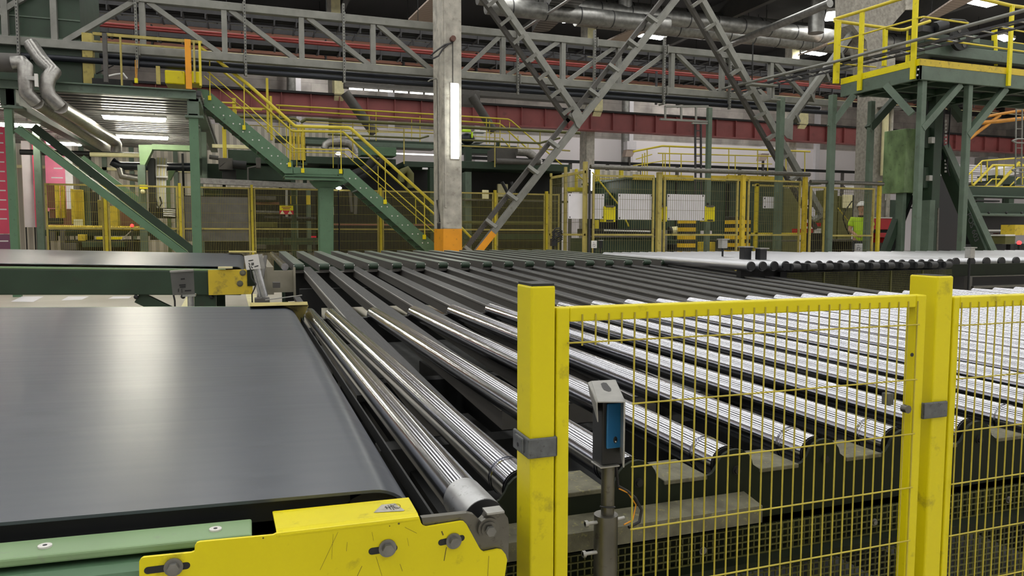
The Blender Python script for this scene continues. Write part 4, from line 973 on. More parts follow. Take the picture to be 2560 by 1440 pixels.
for (x0, x1, y, Z, lab, off) in ((258, 408, 293, 3.75, 'front of the two fluorescent lamps under the mezzanine deck', 0), (293, 415, 341, 3.75, 'rear of the two fluorescent lamps under the right part of the mezzanine deck', 0), (118, 197, 358, 3.6, 'fluorescent lamp under the mezzanine left of the round ducts', 0), (-10, 88, 311, 3.6, 'fluorescent lamp cut by the left picture edge under the mezzanine', 0)):
    a, b2 = P(x0, y, Z=Z), P(x1, y, Z=Z); t = thing('fluorescent_lamp', lab, 'lamp', ((a.x + b2.x) / 2, a.y, Z), 'fluorescent lamps under the mezzanine')
    MB().box(a.x, b2.x, a.y - .08, a.y + .08, Z - .03, Z + .03).build('lens', m_lampf, t, .02)
    MB().box(a.x - .02, b2.x + .02, a.y - .09, a.y + .09, Z + .03, Z + .08).tube((a.x + .2, a.y, Z), (a.x + .2, a.y, zbt - .1), .01, 5).tube((b2.x - .2, a.y, Z), (b2.x - .2, a.y, zbt - .1), .01, 5).build('housing', m_whitep, t)
d1 = thing('air_duct', 'crumpled silver duct bending down under the mezzanine, right of the pair', 'duct', P(130, 230, Y=14.1))
MB().path([P(78, 112, Y=14.9), P(104, 150, Y=14.6), P(134, 180, Y=14.2), P(122, 195, Y=14.1), P(116, 215, Y=14.1), P(122, 238, Y=14.1), P(150, 266, Y=14.2)], .115, 14).build('flexible_duct', m_duct, d1)
MB().path([P(150, 266, Y=14.2), P(285, 352, Y=19.2), P(291, 362, Y=19.3), P(291, 385, Y=19.3)], .12, 14).build('straight_duct', m_duct, d1)
d2 = thing('air_duct', 'crumpled silver duct bending down under the mezzanine, left of the pair', 'duct', P(66, 200, Y=14.0))
MB().path([P(30, 157, Y=14.1), P(56, 156, Y=14.1), P(63, 165, Y=14.0), P(64, 200, Y=14.0), P(66, 232, Y=14.0), P(90, 256, Y=14.1)], .11, 14).build('flexible_duct', m_duct, d2)
MB().path([P(90, 256, Y=14.1), P(240, 355, Y=18.8), P(275, 376, Y=20.5)], .11, 14).build('straight_duct', m_duct, d2)
rb('valve', m_alu, d2, 64, 190, 92, 200, 13.9, .1)
rb('valve_handle', m_whitep, d2, 86, 184, 94, 216, 13.88, .05)
t = thing('pipe', 'dull brown pipe coming in from the left edge to the silver duct', 'pipe', P(0, 157, Y=14.2)); MB().tube(P(-60, 153, Y=14.2), P(52, 158, Y=14.2), .15, 14).build('pipe_tube', m_stripside, t)
# booth and things on the deck
bt = thing('green_booth', 'dark green sheet metal booth standing on the mezzanine at top left', 'booth', P(130, 200, Y=15.6))
A_, B_ = P(-200, 190, Y=15.6), P(206, 190, Y=15.6)
MB().box(A_.x, B_.x, 15.6, 17.6, zbt + .02, 6.4).build('walls', m_greend, bt)
for z in (4.6, 4.95, 5.3): MB().box(A_.x, B_.x, 15.58, 15.6, z, z + .02).build('panel_seam', m_greeng, bt)
rb('corner_post', m_yel_dull, bt, 206, 82, 232, 210, 15.5, .2)
dk_ = thing('railing', 'orange and yellow posts and rails on the mezzanine above the stairs', 'railing', P(400, 200, Y=15))
for (xa, ya, xb, yb, w) in ((232, 84, 505, 106, .05), (232, 103, 480, 122, .03)):
    MB().bar(P(xa, ya, Y=15.0), P(xb, yb, Y=15.0), w, w).build('rail', m_yel_dull, dk_)
for (xa, xb, y0, y1, mt) in ((463, 478, 98, 222, m_orange), (483, 488, 100, 205, m_yel_dull), (497, 503, 103, 214, m_rail), (257, 268, 82, 205, m_stripside), (300, 304, 90, 215, m_yel_dull), (390, 400, 165, 210, m_yel_dull)):
    rb('rail_post', mt, dk_, xa, y0, xb, y1, 14.9, .08)
t = thing('yellow_cabinet', 'yellow box on the mezzanine edge left of the stair top', 'cabinet', P(455, 210, Y=15.2)); rb('box', m_yel, t, 412, 176, 462, 210, 15.2, .5, .02); rb('box_right', m_yel, t, 466, 178, 500, 208, 15.2, .5, .02)
t = thing('hoist_pendant', 'yellow pendant handle hanging on two thin ropes in front of the mezzanine', 'pendant', P(340, 200, Y=15)); ln([(338, 150), (339, 195)], 14.9, .006, 5).build('rope', m_orange, t); ln([(343, 150), (342, 195)], 14.9, .006, 5).build('rope', m_orange, t); rb('handle', m_yel, t, 336, 195, 344, 207, 14.88, .06)
t = thing('deck_machine', 'small dark machine with a raised lever on the mezzanine deck', 'machine', P(280, 205, Y=15.4)); rb('body', m_greend, t, 235, 184, 258, 204, 15.4, .4, .02); ln([(240, 184), (262, 174), (284, 163)], 15.4, .012, 6).build('lever', m_dark, t); ln([(265, 192), (290, 186), (308, 184), (318, 197)], 15.4, .02, 6).build('arm', m_whitep, t); (lambda q1, q2: MB().box(q1.x, q2.x, 15.2, 15.58, zbt + .04, q1.z).build('base', m_dark, t))(P(235, 200, Y=15.4), P(330, 202, Y=15.4))

# banners and the corrugated wall under the mezzanine
def banner(x0, x1, y0, y1, Y, mt, label, lines=0, ink=m_white, zb=.02):
    a, b2 = P(x0, (y0 + y1) / 2, Y=Y), P(x1, (y0 + y1) / 2, Y=Y)
    zt_, zl = P(x0, y0, Y=Y).z, max(zb, P(x0, y1, Y=Y).z)
    t = thing('banner', label, 'banner', ((a.x + b2.x) / 2, Y, zl))
    MB().box(a.x, b2.x, Y, Y + .03, zl, zt_).build('board', mt, t)
    w = b2.x - a.x; H = zt_ - zl
    for i in range(lines):
        z = zt_ - H * (i + 1) / (lines + 1.5); l_ = random.uniform(.35, .6)
        MB().box(b2.x - w * (.12 + l_), b2.x - w * .12, Y - .006, Y, z, z + .03).build('text_line', ink, t)
    for x in (a.x + .02, b2.x - .02):
        if zl > .03: MB().tube((x, Y + .02, 0), (x, Y + .02, zl + .1), .015, 6).build('foot', m_dark, t)
    return t
banner(-60, 22, 284, 584, 20, m_pink, 'crimson banner with white lettering cut by the left picture edge', 11)
banner(-60, 32, 586, 632, 19.9, m_violet, 'dark violet banner foot at the left picture edge', 1, zb=.02)
banner(57, 84, 352, 568, 21.0, m_white, 'narrow white banner strip beside the left mezzanine post')
banner(84, 97, 352, 568, 20.95, m_pink, 'narrow crimson banner strip beside the left mezzanine post', 5)
banner(114, 163, 350, 528, 22, m_pinkl, 'light pink banner with pale text lines behind the diagonal braces', 6)
banner(163, 182, 350, 522, 22, m_white, 'white banner right of the light pink one')
pw = thing('partition', 'tall corrugated sheet wall lit warmly under the mezzanine', 'wall', (-1, 24, 0))
MB().box(-9, 3.0, 24.0, 24.1, 0, P(300, 352, Y=24).z + .6).build('corrugated_sheet', m_corr, pw)
for px in (205, 262, 330, 440): q = P(px, 450, Y=23.9); MB().box(q.x - .06, q.x + .06, 23.9, 24, 0, 4.2).build('post', m_greeng, pw)
MB().box(-9, 3.0, 23.9, 24, P(300, 427, Y=24).z, P(300, 420, Y=24).z).build('cross_rail', m_cream, pw)
t = thing('pipe_run', 'pale horizontal pipe rack crossing under the mezzanine', 'pipes', P(200, 382, Y=19))
ln([(50, 380), (350, 388)], 19, .06, 8).build('pipe', m_dark, t); ln([(225, 386), (350, 389)], 18.8, .05, 8).build('pale_pipe', m_cream, t); ln([(280, 404), (300, 415), (480, 418)], 19.2, .10, 10).build('dark_pipe', m_pipe, t); ln([(300, 415), (306, 440), (350, 447)], 19.2, .09, 10).build('lower_pipe', m_duct, t)
for px in (230, 460): to_floor('support', m_dark, t, px, px + 6, 384, 19.1, .06)

# light green portal frame machine under the mezzanine
pf = thing('portal_frame', 'light green portal frame machine with cream cable bundle under the mezzanine', 'machine', P(420, 500, Y=17.6))
pr_ = [(346, 362), (380, 362), (380, 376), (362, 412), (350, 413)]
MB().prism([(P(x, y, Y=17.6).x, P(x, y, Y=17.6).z) for (x, y) in pr_], 'xz', 17.6, 17.9).build('corner_plate', m_greenl, pf)
rb('top_beam', m_greenl, pf, 380, 362, 480, 375, 17.6, .3)
to_floor('column', m_greeng, pf, 350, 371, 412, 17.6, .3)
MB().prism([(P(x, y, Y=19).x, P(x, y, Y=19).z) for (x, y) in [(420, 426), (438, 426), (426, 450), (420, 450)]], 'xz', 19, 19.2).build('rear_corner_plate', m_greenl, pf)
to_floor('rear_column', m_greenl, pf, 420, 430, 450, 19, .2)
for i in range(7): ln([(392 + i * 4, 394 + (i > 3) * 2), (390 + i * 4, 430), (394 + i * 3, 520)], 18.2, .022, 6).build('cable', m_cream if i % 2 else m_whitep, pf)
rb('cable_clamp', m_whitep, pf, 390, 440, 419, 444, 18.1, .1)
rb('cable_clamp', m_whitep, pf, 392, 412, 420, 415, 18.1, .1)
rb('mast', m_dark, pf, 372, 395, 388, 600, 17.9, .3)
rb('carriage', m_dark, pf, 372, 520, 445, 545, 18.0, .6); rb('carriage', m_greend, pf, 380, 575, 445, 600, 18.0, .6)
for i in range(4): ln([(408, 524 + i * 5), (438, 526 + i * 5)], 17.9, .02, 6).build('rod', m_alu, pf)
ln([(388, 495), (392, 510), (398, 520), (404, 508), (400, 492)], 17.9, .02, 6).build('hose', m_black, pf)
rb('lamp_bracket', m_yel, pf, 349, 462, 369, 472, 17.5, .12)
q = P(357, 479, Y=17.5); MB().ball((q.x, 17.5, q.z), .05, 10, 8).build('lens', m_cream, pf)

# ------------------------------------------------------------------ far fence on the left
YL = 17.0
fz = P(540, 467, Y=YL).z; fm_z = P(540, 572, Y=YL).z
m_wl = M('fence_wire_olive', (0.30, 0.26, 0.05), 0.5, var=0.1)
fx = [P(x, 470, Y=YL).x for x in (105, 262, 449, 629, 806, 951, 1095, 1238, 1367, 1403)]
fxl = ['left of the first yellow post, before the dark mezzanine post', 'between the first and second yellow post, before the red beacon', 'carrying a grey sheet behind the right mezzanine post', 'with the red and yellow warning sign', 'right of the green stair landing post', 'under the lower stair flight', 'left half hidden by the middle column', 'right of the middle column behind the orange brace foot', 'short last one before the tall right fence']
def far_panel(x0, x1, Y, z0, z1, zm, label, pitch, wire, frame, cat='fence', group=None, rp=.2, w=.035, name='mesh_fence'):
    t = thing(name, label, cat, ((x0 + x1) / 2, Y, z0), group)
    MB().box(x0 + w, x1 - w, Y, Y + w, z1 - w, z1).build('top_bar', frame, t); MB().box(x0 + w, x1 - w, Y, Y + w, z0, z0 + w).build('bottom_bar', frame, t)
    MB().box(x0, x0 + w, Y, Y + w, 0, z1).build('stile', frame, t); MB().box(x1 - w, x1, Y, Y + w, 0, z1).build('stile', frame, t)
    if zm: MB().box(x0 + w, x1 - w, Y, Y + w, zm - w / 2, zm + w / 2).build('middle_bar', frame, t)
    g = MB(); x = x0 + pitch
    while x < x1 - .01: g.box(x - .0025, x + .0025, Y + .015, Y + .019, z0, z1); x += pitch
    z = z0 + rp
    while z < z1: g.box(x0, x1, Y + .011, Y + .015, z - .0025, z + .0025); z += rp
    g.build('wire_mesh', wire, t)
    return t
FG = 'panels of the yellow mesh fence behind the far conveyors'
panels = []
for i in range(9):
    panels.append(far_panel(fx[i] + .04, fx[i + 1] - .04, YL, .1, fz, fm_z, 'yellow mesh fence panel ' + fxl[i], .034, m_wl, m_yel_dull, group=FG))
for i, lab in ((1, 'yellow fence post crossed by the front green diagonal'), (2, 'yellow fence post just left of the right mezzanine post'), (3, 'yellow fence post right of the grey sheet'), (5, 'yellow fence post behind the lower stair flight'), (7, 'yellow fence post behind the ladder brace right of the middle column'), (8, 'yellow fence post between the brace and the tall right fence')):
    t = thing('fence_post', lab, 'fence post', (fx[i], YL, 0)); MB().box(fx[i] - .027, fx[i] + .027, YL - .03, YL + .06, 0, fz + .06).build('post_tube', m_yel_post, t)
    MB().box(fx[i] - .08, fx[i] + .08, YL - .06, YL + .1, 0, .012).build('base_plate', m_yel, t)
t = thing('guard_sheet', 'dull grey guard sheet fixed inside the fence behind the right mezzanine post', 'sheet', P(540, 560, Y=YL + .1)); (rb('sheet', m_clearp, t, 458, 492, 622, 603, YL + .08, .01), rb('edge_strip', m_dark, t, 458, 490, 622, 492, YL + .075, .02))
t = thing('rail_beam', 'silver rail beam running behind the right mezzanine post above the fence', 'beam', P(600, 455, Y=17.4)); MB().bar(P(500, 452, Y=17.5), P(790, 466, Y=17.5), .16, .12).build('beam', m_duct, t)
to_floor('support', m_dark, t, 700, 708, 462, 17.5, .08); to_floor('support', m_dark, t, 560, 568, 458, 17.5, .08)
t = thing('warning_sign', 'red and yellow warning sign with two triangles on the fence', 'sign', P(716, 525, Y=YL - .02))
sg = rb('board', m_yel, t, 699, 514, 733, 526, YL - .03, .01); rb('red_field', m_red, t, 699, 526, 734, 536, YL - .03, .01)
g = MB()
for xx in (706, 725):
    A_ = P(xx, 531, Y=YL - .035); g.prism([(A_.x - .05, A_.z - .035), (A_.x + .05, A_.z - .035), (A_.x, A_.z + .045)], 'xz', YL - .036, YL - .032)
g.build('triangles', m_cream, t)
g = MB(); RB(g, 704, 517, 728, 519, YL - .033, .002); RB(g, 707, 521, 725, 523, YL - .033, .002); g.build('lettering', m_redg, t)
t = thing('warning_sign', 'pale yellow sign with two black bars right of the landing post', 'sign', P(823, 527, Y=YL - .02)); rb('board', m_cream, t, 811, 517, 835, 537, YL - .03, .01, .01)
g = MB(); RB(g, 814, 523, 830, 525, YL - .033, .003); RB(g, 814, 529, 830, 531, YL - .033, .003); g.build('lettering', m_black, t)
t = thing('red_tag', 'small dark red tag at the edge of the landing post', 'tag', P(784, 592, Y=16)); rb('tag', m_red, t, 778, 590, 791, 594, 15.9, .02); rb('pole', m_dark, t, 784, 594, 786, 620, 15.92, .02)

# dim machinery seen through that fence
def cluster(name, label, cat, boxes, pipes, loc):
    t = thing(name, label, cat, loc)
    for (nm, mt, x0, y0, x1, y1, Y, d) in boxes: rb(nm, mt, t, x0, y0, x1, y1, Y, d, .01)
    for (nm, mt, pts, Y, r) in pipes: ln(pts, Y, r, 8).build(nm, mt, t)
    return t
cluster('stacking_machine', 'dim machine with yellow uprights seen through the left fence panels', 'machine',
    [('frame', m_greend, 105, 575, 375, 590, 18.5, 1.2), ('base', m_dark, 160, 600, 330, 640, 18.2, 1.6), ('upright', m_yel_old, 138, 460, 146, 560, 19, .2), ('upright', m_yel_old, 152, 464, 160, 545, 19.2, .2), ('upright', m_yel_old, 178, 472, 183, 560, 19, .2), ('upright', m_yel_old, 187, 474, 207, 565, 19.3, .2),
     ('upright', m_yel_old, 270, 515, 295, 568, 18.9, .3), ('upright', m_yel_dull, 245, 500, 258, 568, 19.6, .3), ('plate', m_cream, 184, 548, 207, 566, 18.7, .05), ('panel', m_brown, 118, 462, 142, 520, 20, .2), ('panel', m_brown, 300, 490, 345, 575, 20, .2), ('panel', m_brown, 125, 522, 180, 566, 20.2, .2), ('motor', m_dark, 122, 545, 148, 560, 18.6, .4), ('cabinet', m_stripside, 124, 578, 137, 602, 18.3, .3), ('yellow_box', m_yel_old, 194, 586, 212, 602, 18.1, .3), ('bed', m_greend, 205, 604, 312, 618, 17.9, .8), ('cart', m_stripside, 158, 608, 190, 625, 17.9, .6), ('yellow_arm', m_yel, 240, 592, 305, 599, 17.7, .12), ('leg', m_stripside, 150, 575, 162, 625, 18, .1), ('panel', m_dark, 210, 480, 245, 566, 20.5, .2)],
    [('rod', m_alu, [(303, 600), (332, 574)], 17.7, .012), ('rail', m_yel_old, [(118, 568), (350, 571)], 18.4, .05)], P(200, 620, Y=18.4))
t = thing('red_beacon', 'small red beacon glowing behind the fence beside the green diagonal', 'beacon', P(330, 563, Y=17.6)); q = P(330, 564, Y=17.6); MB().ball((q.x, 17.6, q.z), .035, 10, 8).build('lens', m_redlamp, t); MB().tube((q.x, 17.6, 0), (q.x, 17.6, q.z - .03), .02, 6).build('stem', m_dark, t)
cluster('veneer_press', 'dim green press behind the fence panel with the warning sign', 'machine',
    [('body', m_dark, 500, 470, 790, 632, 20.5, 2.0), ('column', m_greeng, 729, 470, 745, 632, 19.5, .3), ('column', m_greeng, 768, 475, 778, 632, 19.8, .3), ('beam', m_greend, 640, 595, 800, 612, 19.2, .4), ('beam', m_mesh_dk, 636, 555, 694, 568, 19, .3), ('beam', m_stripside, 636, 490, 690, 500, 19, .3), ('plate', m_brown, 640, 505, 700, 512, 19.2, .2), ('valve', m_yel_old, 726, 490, 742, 510, 19.3, .2), ('valve', m_yel_old, 766, 488, 776, 512, 19.3, .2), ('block', m_stripside, 640, 612, 665, 622, 18.6, .3), ('block', m_greend, 510, 475, 560, 490, 19.3, .3)],
    [('pipe', m_stripside, [(640, 530), (700, 532)], 18.8, .04), ('pipe', m_alu, [(716, 470), (717, 550)], 18.8, .03), ('pipe', m_dark, [(660, 545), (790, 548)], 18.8, .05)], P(700, 620, Y=19))
t = cluster('press_line', 'long dark green press line with pipes on top, behind the stairs and the middle column', 'machine',
    [('deck_beam', m_greend, 1010, 404, 1088, 418, 20, 2.5), ('deck_beam', m_greend, 1155, 407, 1425, 425, 20, 2.5), ('deck_beam', m_greend, 765, 394, 990, 412, 20.4, 2), ('top_beam', m_greeng, 760, 355, 1090, 366, 22, .6), ('top_beam', m_greend, 1155, 372, 1235, 384, 22, .6), ('panel', m_green, 903, 367, 991, 389, 19.8, .6), ('body', m_dark, 800, 420, 1088, 632, 21, 2), ('body', m_dark, 1155, 428, 1405, 632, 21, 2),
     ('column', m_greend, 1075, 420, 1090, 600, 19.8, .3), ('column', m_greeng, 1163, 430, 1179, 632, 19.8, .3), ('beam', m_greend, 1155, 585, 1405, 598, 19.6, .3), ('beam', m_brown, 830, 560, 1085, 564, 19.6, .2), ('beam', m_brown, 830, 572, 1085, 575, 19.6, .2), ('beam', m_mesh_dk, 1155, 553, 1400, 559, 19.4, .2), ('beam', m_stripside, 1160, 500, 1400, 503, 19.6, .2), ('fan_box', m_stripside, 1240, 371, 1291, 402, 19.8, .8), ('white_box', m_whitep, 1190, 328, 1210, 356, 22, .5), ('white_panel', m_cream, 1206, 475, 1222, 497, 19.4, .05), ('white_panel', m_cream, 1245, 460, 1270, 492, 20.5, .1), ('sign_plate', m_white, 1056, 419, 1070, 424, 19.7, .05), ('bright_gap', m_slot, 990, 384, 1088, 387, 24, .05), ('roof_sheet', m_whitep, 860, 332, 1090, 350, 26, .4), ('roof_sheet', m_whitep, 590, 318, 745, 330, 26, .4)],
    [('elbow_duct', m_duct, [(812, 372), (814, 362), (824, 356), (850, 354), (872, 358), (885, 372), (888, 385)], 19.6, .10), ('hose', m_dark, [(940, 395), (915, 425), (875, 442)], 19.6, .13), ('hose', m_dark, [(962, 395), (940, 420), (890, 448)], 19.6, .12), ('hose', m_mesh_dk, [(1002, 455), (1004, 430), (1018, 424), (1026, 436), (1026, 470)], 19.5, .10), ('elbow_duct', m_duct, [(1291, 378), (1318, 380), (1340, 396), (1348, 408)], 19.6, .13), ('long_duct', m_stripside, [(1240, 403), (1350, 406)], 19.5, .08), ('black_hose', m_black, [(1255, 455), (1268, 480), (1275, 520)], 19.3, .05), ('black_hose', m_black, [(1278, 455), (1290, 500)], 19.3, .05), ('pipe', m_stripside, [(875, 480), (880, 530)], 19.2, .04), ('pipe', m_stripside, [(890, 480), (888, 535)], 19.2, .05)], P(1100, 600, Y=20))
cluster('motor_drive', 'greyish motor and gearbox on the green press, under the upper stair flight', 'machine',
    [('gearbox', m_stripside, 546, 395, 582, 424, 18.2, .5), ('press_head', m_greend, 570, 376, 700, 408, 18.8, .8), ('press_head', m_greend, 515, 412, 730, 450, 19, .8), ('base', m_dark, 555, 424, 590, 450, 18.3, .5), ('switch_box', m_stripside, 640, 394, 652, 420, 18.0, .2), ('green_post', m_greeng, 504, 330, 517, 450, 18.4, .2), ('bar', m_cream, 530, 362, 640, 371, 21, .1), ('yellow_post', m_rail, 556, 318, 566, 395, 18.7, .1)],
    [('motor', m_dark, [(582, 411), (616, 414)], 18.2, .10), ('hub', m_stripside, [(556, 411), (556.5, 411.5)], 18.0, .10), ('pipe', m_stripside, [(523, 392), (546, 395)], 18.3, .05), ('stand', m_stripside, [(620, 450), (620, 420), (640, 416)], 18.0, .02)], P(560, 440, Y=18.5))

# ------------------------------------------------------------------ stairs
YS, YR = 15.62, 16.45
sw = thing('staircase', 'green steel staircase with yellow handrails and a landing, left of the middle column', 'stairs', P(800, 620, Y=YS))
def sxz(pts, Y): return [(P(x, y, Y=Y).x, P(x, y, Y=Y).z) for (x, y) in pts]
up_p = sxz([(494, 215), (528, 226), (545, 262), (728, 414), (730, 434), (715, 434), (503, 262), (494, 245)], YS)
up_p = sxz([(492, 222), (518, 224), (731, 404), (734, 434), (712, 434), (492, 250)], YS)
la_p = sxz([(732, 418), (858, 423), (858, 437), (732, 433)], YS)
lo_p = sxz([(856, 421), (874, 422), (1100, 620), (1100, 660), (862, 447), (856, 440)], YS)
dY = YR - YS
def shifted(pl, dz=0): return [(x, z + dz) for (x, z) in pl]
for nm, pl in (('upper_stringer', up_p), ('landing_edge', la_p), ('lower_stringer', lo_p)):
    for Y in (YS, YR):
        MB().prism(pl, 'xz', Y, Y + .02).build(nm, m_green, sw)
MB().bar(Vector((up_p[0][0], YS + .0, up_p[5][1])), Vector((up_p[4][0], YS + .0, up_p[4][1])), .1, .012, up=(0, 1, 0)) 
q1, q2 = P(712, 436, Y=YS), P(858, 452, Y=YS)
MB().box(q1.x, q2.x, YS, YS + .04, q2.z + .02, q1.z - .02).build('landing_beam', m_green, sw)
MB().box(q1.x, q2.x, YS - .05, YR, q1.z - .03, q1.z - .01).build('landing_plate', m_green, sw); MB().box(q1.x, q2.x, YS - .05, YS + .1, q2.z, q2.z + .02).build('beam_flange', m_green, sw)
tr0 = None
for (pl, n) in ((up_p, 11), (lo_p, 11)):
    xa, za = (pl[0][0], pl[0][1]) if pl is up_p else (pl[1][0], pl[1][1]); xb, zb_ = pl[2]
    for i in range(n):
        f = (i + .7) / n; x = xa + (xb - xa) * f; z = za + (zb_ - za) * f - .16
        tr1 = MB().box(x - .14, x + .14, YS + .02, YR, z - .03, z).build('tread', m_greend, sw)
b2 = MB()
rv = []
def rivets(A_, B_, n, o=0.0):
    for i in range(n):
        f = (i + .5) / n
        for d in (-.06, .06):
            rv.append((A_[0] + (B_[0] - A_[0]) * f + d, A_[1] + (B_[1] - A_[1]) * f + o))
rivets((sum(p[0] for p in (up_p[1], up_p[5])) / 2, sum(p[1] for p in (up_p[1], up_p[5])) / 2), (sum(p[0] for p in (up_p[2], up_p[4])) / 2, sum(p[1] for p in (up_p[2], up_p[4])) / 2), 9)
rivets(((lo_p[1][0] + lo_p[4][0]) / 2, (lo_p[1][1] + lo_p[4][1]) / 2), ((lo_p[2][0] + lo_p[3][0]) / 2, (lo_p[2][1] + lo_p[3][1]) / 2), 9)
for (x, z) in rv: b2.tube((x, YS, z), (x, YS - .012, z), .014, 8)
b2.build('rivets', m_whitep, sw)
MB().prism(sxz([(774, 452), (868, 455), (848, 466), (834, 472), (834, 640), (797, 640), (796, 472), (786, 466)], 16.0), 'xz', 16.0, 16.15).build('post_head', m_green, sw)
to_floor('landing_post', m_green, sw, 797, 833, 470, 15.98, .2)
near_top = [(500, 118), (545, 152), (620, 211), (736, 314), (742, 316), (870, 319), (879, 323), (1094, 518), (1100, 560)]
far_top = [(496, 130), (526, 153), (620, 230), (729, 327), (735, 328), (857, 330), (862, 334), (1092, 541)]
near_mid = [(512, 172), (620, 266), (736, 371), (742, 372), (873, 375), (1092, 570)]
far_mid = [(510, 190), (600, 265), (729, 380), (860, 383), (1092, 586)]
ln(near_top, YS - .02, .033, 10).build('handrail', m_rail, sw); ln(far_top, YR, .024, 10).build('handrail', m_rail, sw)
ln(near_mid, YS - .02, .012, 8).build('middle_rail', m_rail, sw); ln(far_mid, YR, .011, 8).build('middle_rail', m_rail, sw)
for (px, y0, y1) in ((524, 140, 248), (610, 206, 322), (724, 305, 415), (757, 318, 430), (852, 320, 432), (963, 402, 508), (1061, 490, 596)):
    rp_ = ln([(px, y0), (px + 1, y1)], YS - .02, .011, 6).build('baluster', m_rail, sw)
    rb('foot_bracket', m_yel, rp_, px - 4, y1 - 9, px + 4, y1 + 2, YS - .04, .03)
for (px, y0, y1) in ((716, 320, 400), (741, 330, 420), (832, 332, 420), (945, 415, 480), (1039, 495, 560)):
    ln([(px, y0), (px + 1, y1)], YR, .010, 6).build('baluster', m_rail, sw)
# the rail end right of the column
ln([(1150, 566), (1178, 594), (1176, 602), (1152, 628), (1140, 650)], 16.2, .03, 8).build('handrail_end', m_rail, sw)
# ------------------------------------------------------------------ walkway railings behind
w1 = thing('railing', 'bright yellow walkway railing behind the column that turns down into a far stair', 'railing', P(1000, 300, Y=22))
for pts in ([(690, 263), (1085, 286), (1270, 298), (1278, 302), (1405, 412)], [(590, 268), (1085, 299), (1248, 309), (1256, 314), (1330, 382)]): ln(pts, 22, .024, 8).build('handrail', m_rail, w1)
for pts in ([(700, 300), (1085, 326), (1265, 334)], [(750, 325), (1085, 334), (1250, 345)]): ln(pts, 22, .011, 6).build('middle_rail', m_rail, w1)
for px, y0, y1 in ((698, 262, 330), (923, 290, 350), (940, 280, 352), (1029, 298, 350), (1050, 290, 355), (1216, 296, 360), (1224, 302, 360), (1250, 300, 370), (1274, 305, 372), (1295, 340, 385), (1320, 355, 390)): ln([(px, y0), (px, y1)], 22, .012, 6).build('baluster', m_rail, w1)
ln([(1254, 345), (1278, 372)], 22, .02, 6).build('lower_rail', m_rail, w1)
MB().box(P(690, 350, Y=22).x, P(1300, 350, Y=22).x, 22.05, 23, P(1000, 352, Y=22).z - .1, P(1000, 352, Y=22).z).build('walkway_deck', m_greend, w1)
for px in (760, 1240): to_floor('deck_post', m_greend, w1, px, px + 10, 352, 22.3, .15)
w2 = thing('railing', 'olive tube railing along the press line, crossing behind the middle column', 'railing', P(1100, 330, Y=19.4))
for pts, r in (([(586, 291), (735, 297), (748, 303)], .035), ([(752, 306), (765, 298), (1085, 313), (1160, 318), (1400, 330), (1450, 333)], .04), ([(820, 336), (1050, 346), (1072, 340)], .025), ([(1155, 350), (1348, 358), (1400, 345)], .03), ([(1155, 365), (1350, 372), (1425, 377)], .02), ([(600, 312), (1085, 333)], .012)): ln(pts, 19.4, r, 8).build('tube_rail', m_mesh_dk if r > .02 else m_yel_dull, w2)
for px, y0, y1 in ((882, 308, 400), (1010, 320, 410), (1237, 328, 418), (1350, 328, 395)): ln([(px, y0), (px, y1)], 19.4, .018, 6).build('upright', m_yel_dull, w2)
w3 = thing('yellow_posts', 'bunch of tall worn yellow posts behind the stair landing', 'posts', P(750, 380, Y=17.5))
for px, y0, y1 in ((724, 330, 400), (732, 322, 400), (744, 315, 405), (752, 310, 408), (757, 312, 404), (666, 195, 330), (675, 240, 350)): rb('post', m_yel_old if px > 700 else m_rail, w3, px, y0, px + 6, y1, 17.6, .08)
rb('base', m_greend, w3, 716, 400, 768, 412, 17.6, .3); to_floor('leg', m_greend, w3, 730, 742, 410, 17.7, .15)
w4 = thing('railing', 'thin yellow rails between the upper stair flight and the tall yellow posts', 'railing', P(640, 300, Y=18))
for pts in ([(547, 256), (590, 258)], [(560, 268), (655, 275)]): ln(pts, 18.2, .02, 6).build('rail', m_rail, w4)
rb('post', m_rail, w4, 581, 245, 590, 290, 18.2, .06)
ln([(590, 275), (588, 330)], 18.2, .02, 6).build('post', m_rail, w4)

# ------------------------------------------------------------------ tall fence on the right with top tube
YQ = 12.9
q0, q1 = P(1475, 418, Y=YQ), P(2022, 436, Y=YQ); ztop = (q0.z + q1.z) / 2
t = thing('fence_top_tube', 'long grey tube along the top of the tall right fence', 'pipe', (8.5, YQ, ztop))
MB().tube((q0.x, YQ - .02, ztop), (q1.x, YQ - .02, ztop), .045, 12).build('tube', m_steel, t)
t2 = thing('fence_top_tube', 'short lower grey tube on the fence in front of the worker', 'pipe', (12, 12.3, 2.5))
A_, B_ = P(2026, 453, Y=12.3), P(2208, 461, Y=12.3); MB().tube((A_.x, 12.3, (A_.z + B_.z) / 2), (B_.x, 12.3, (A_.z + B_.z) / 2), .04, 12).build('tube', m_steel, t2)
zf = ztop - .14; zmid = P(1600, 587, Y=YQ).z
TG = 'panels of the tall mesh fence right of the braces'
m_wr = M('fence_wire_grey_yellow', (0.15, 0.14, 0.05), 0.5, var=0.1)
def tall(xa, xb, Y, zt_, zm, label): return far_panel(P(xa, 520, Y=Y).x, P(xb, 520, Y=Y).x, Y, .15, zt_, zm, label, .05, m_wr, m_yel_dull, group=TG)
tall(1482, 1636, YQ, zf, zmid, 'tall mesh panel carrying the first two white boards')
tall(1660, 1846, YQ, zf, zmid, 'tall mesh panel carrying the third white board, before the green cabin')
tall(1870, 2002, YQ, zf, zmid, 'tall mesh panel between the green cabin and the falling brace')
z2_ = P(2100, 468, Y=12.3).z
tall(2066, 2186, 12.3, z2_, P(2100, 589, Y=12.3).z, 'tall mesh panel in front of the worker in yellow')
tall(2026, 2064, 12.3, z2_, None, 'narrow mesh panel left of the tower post')
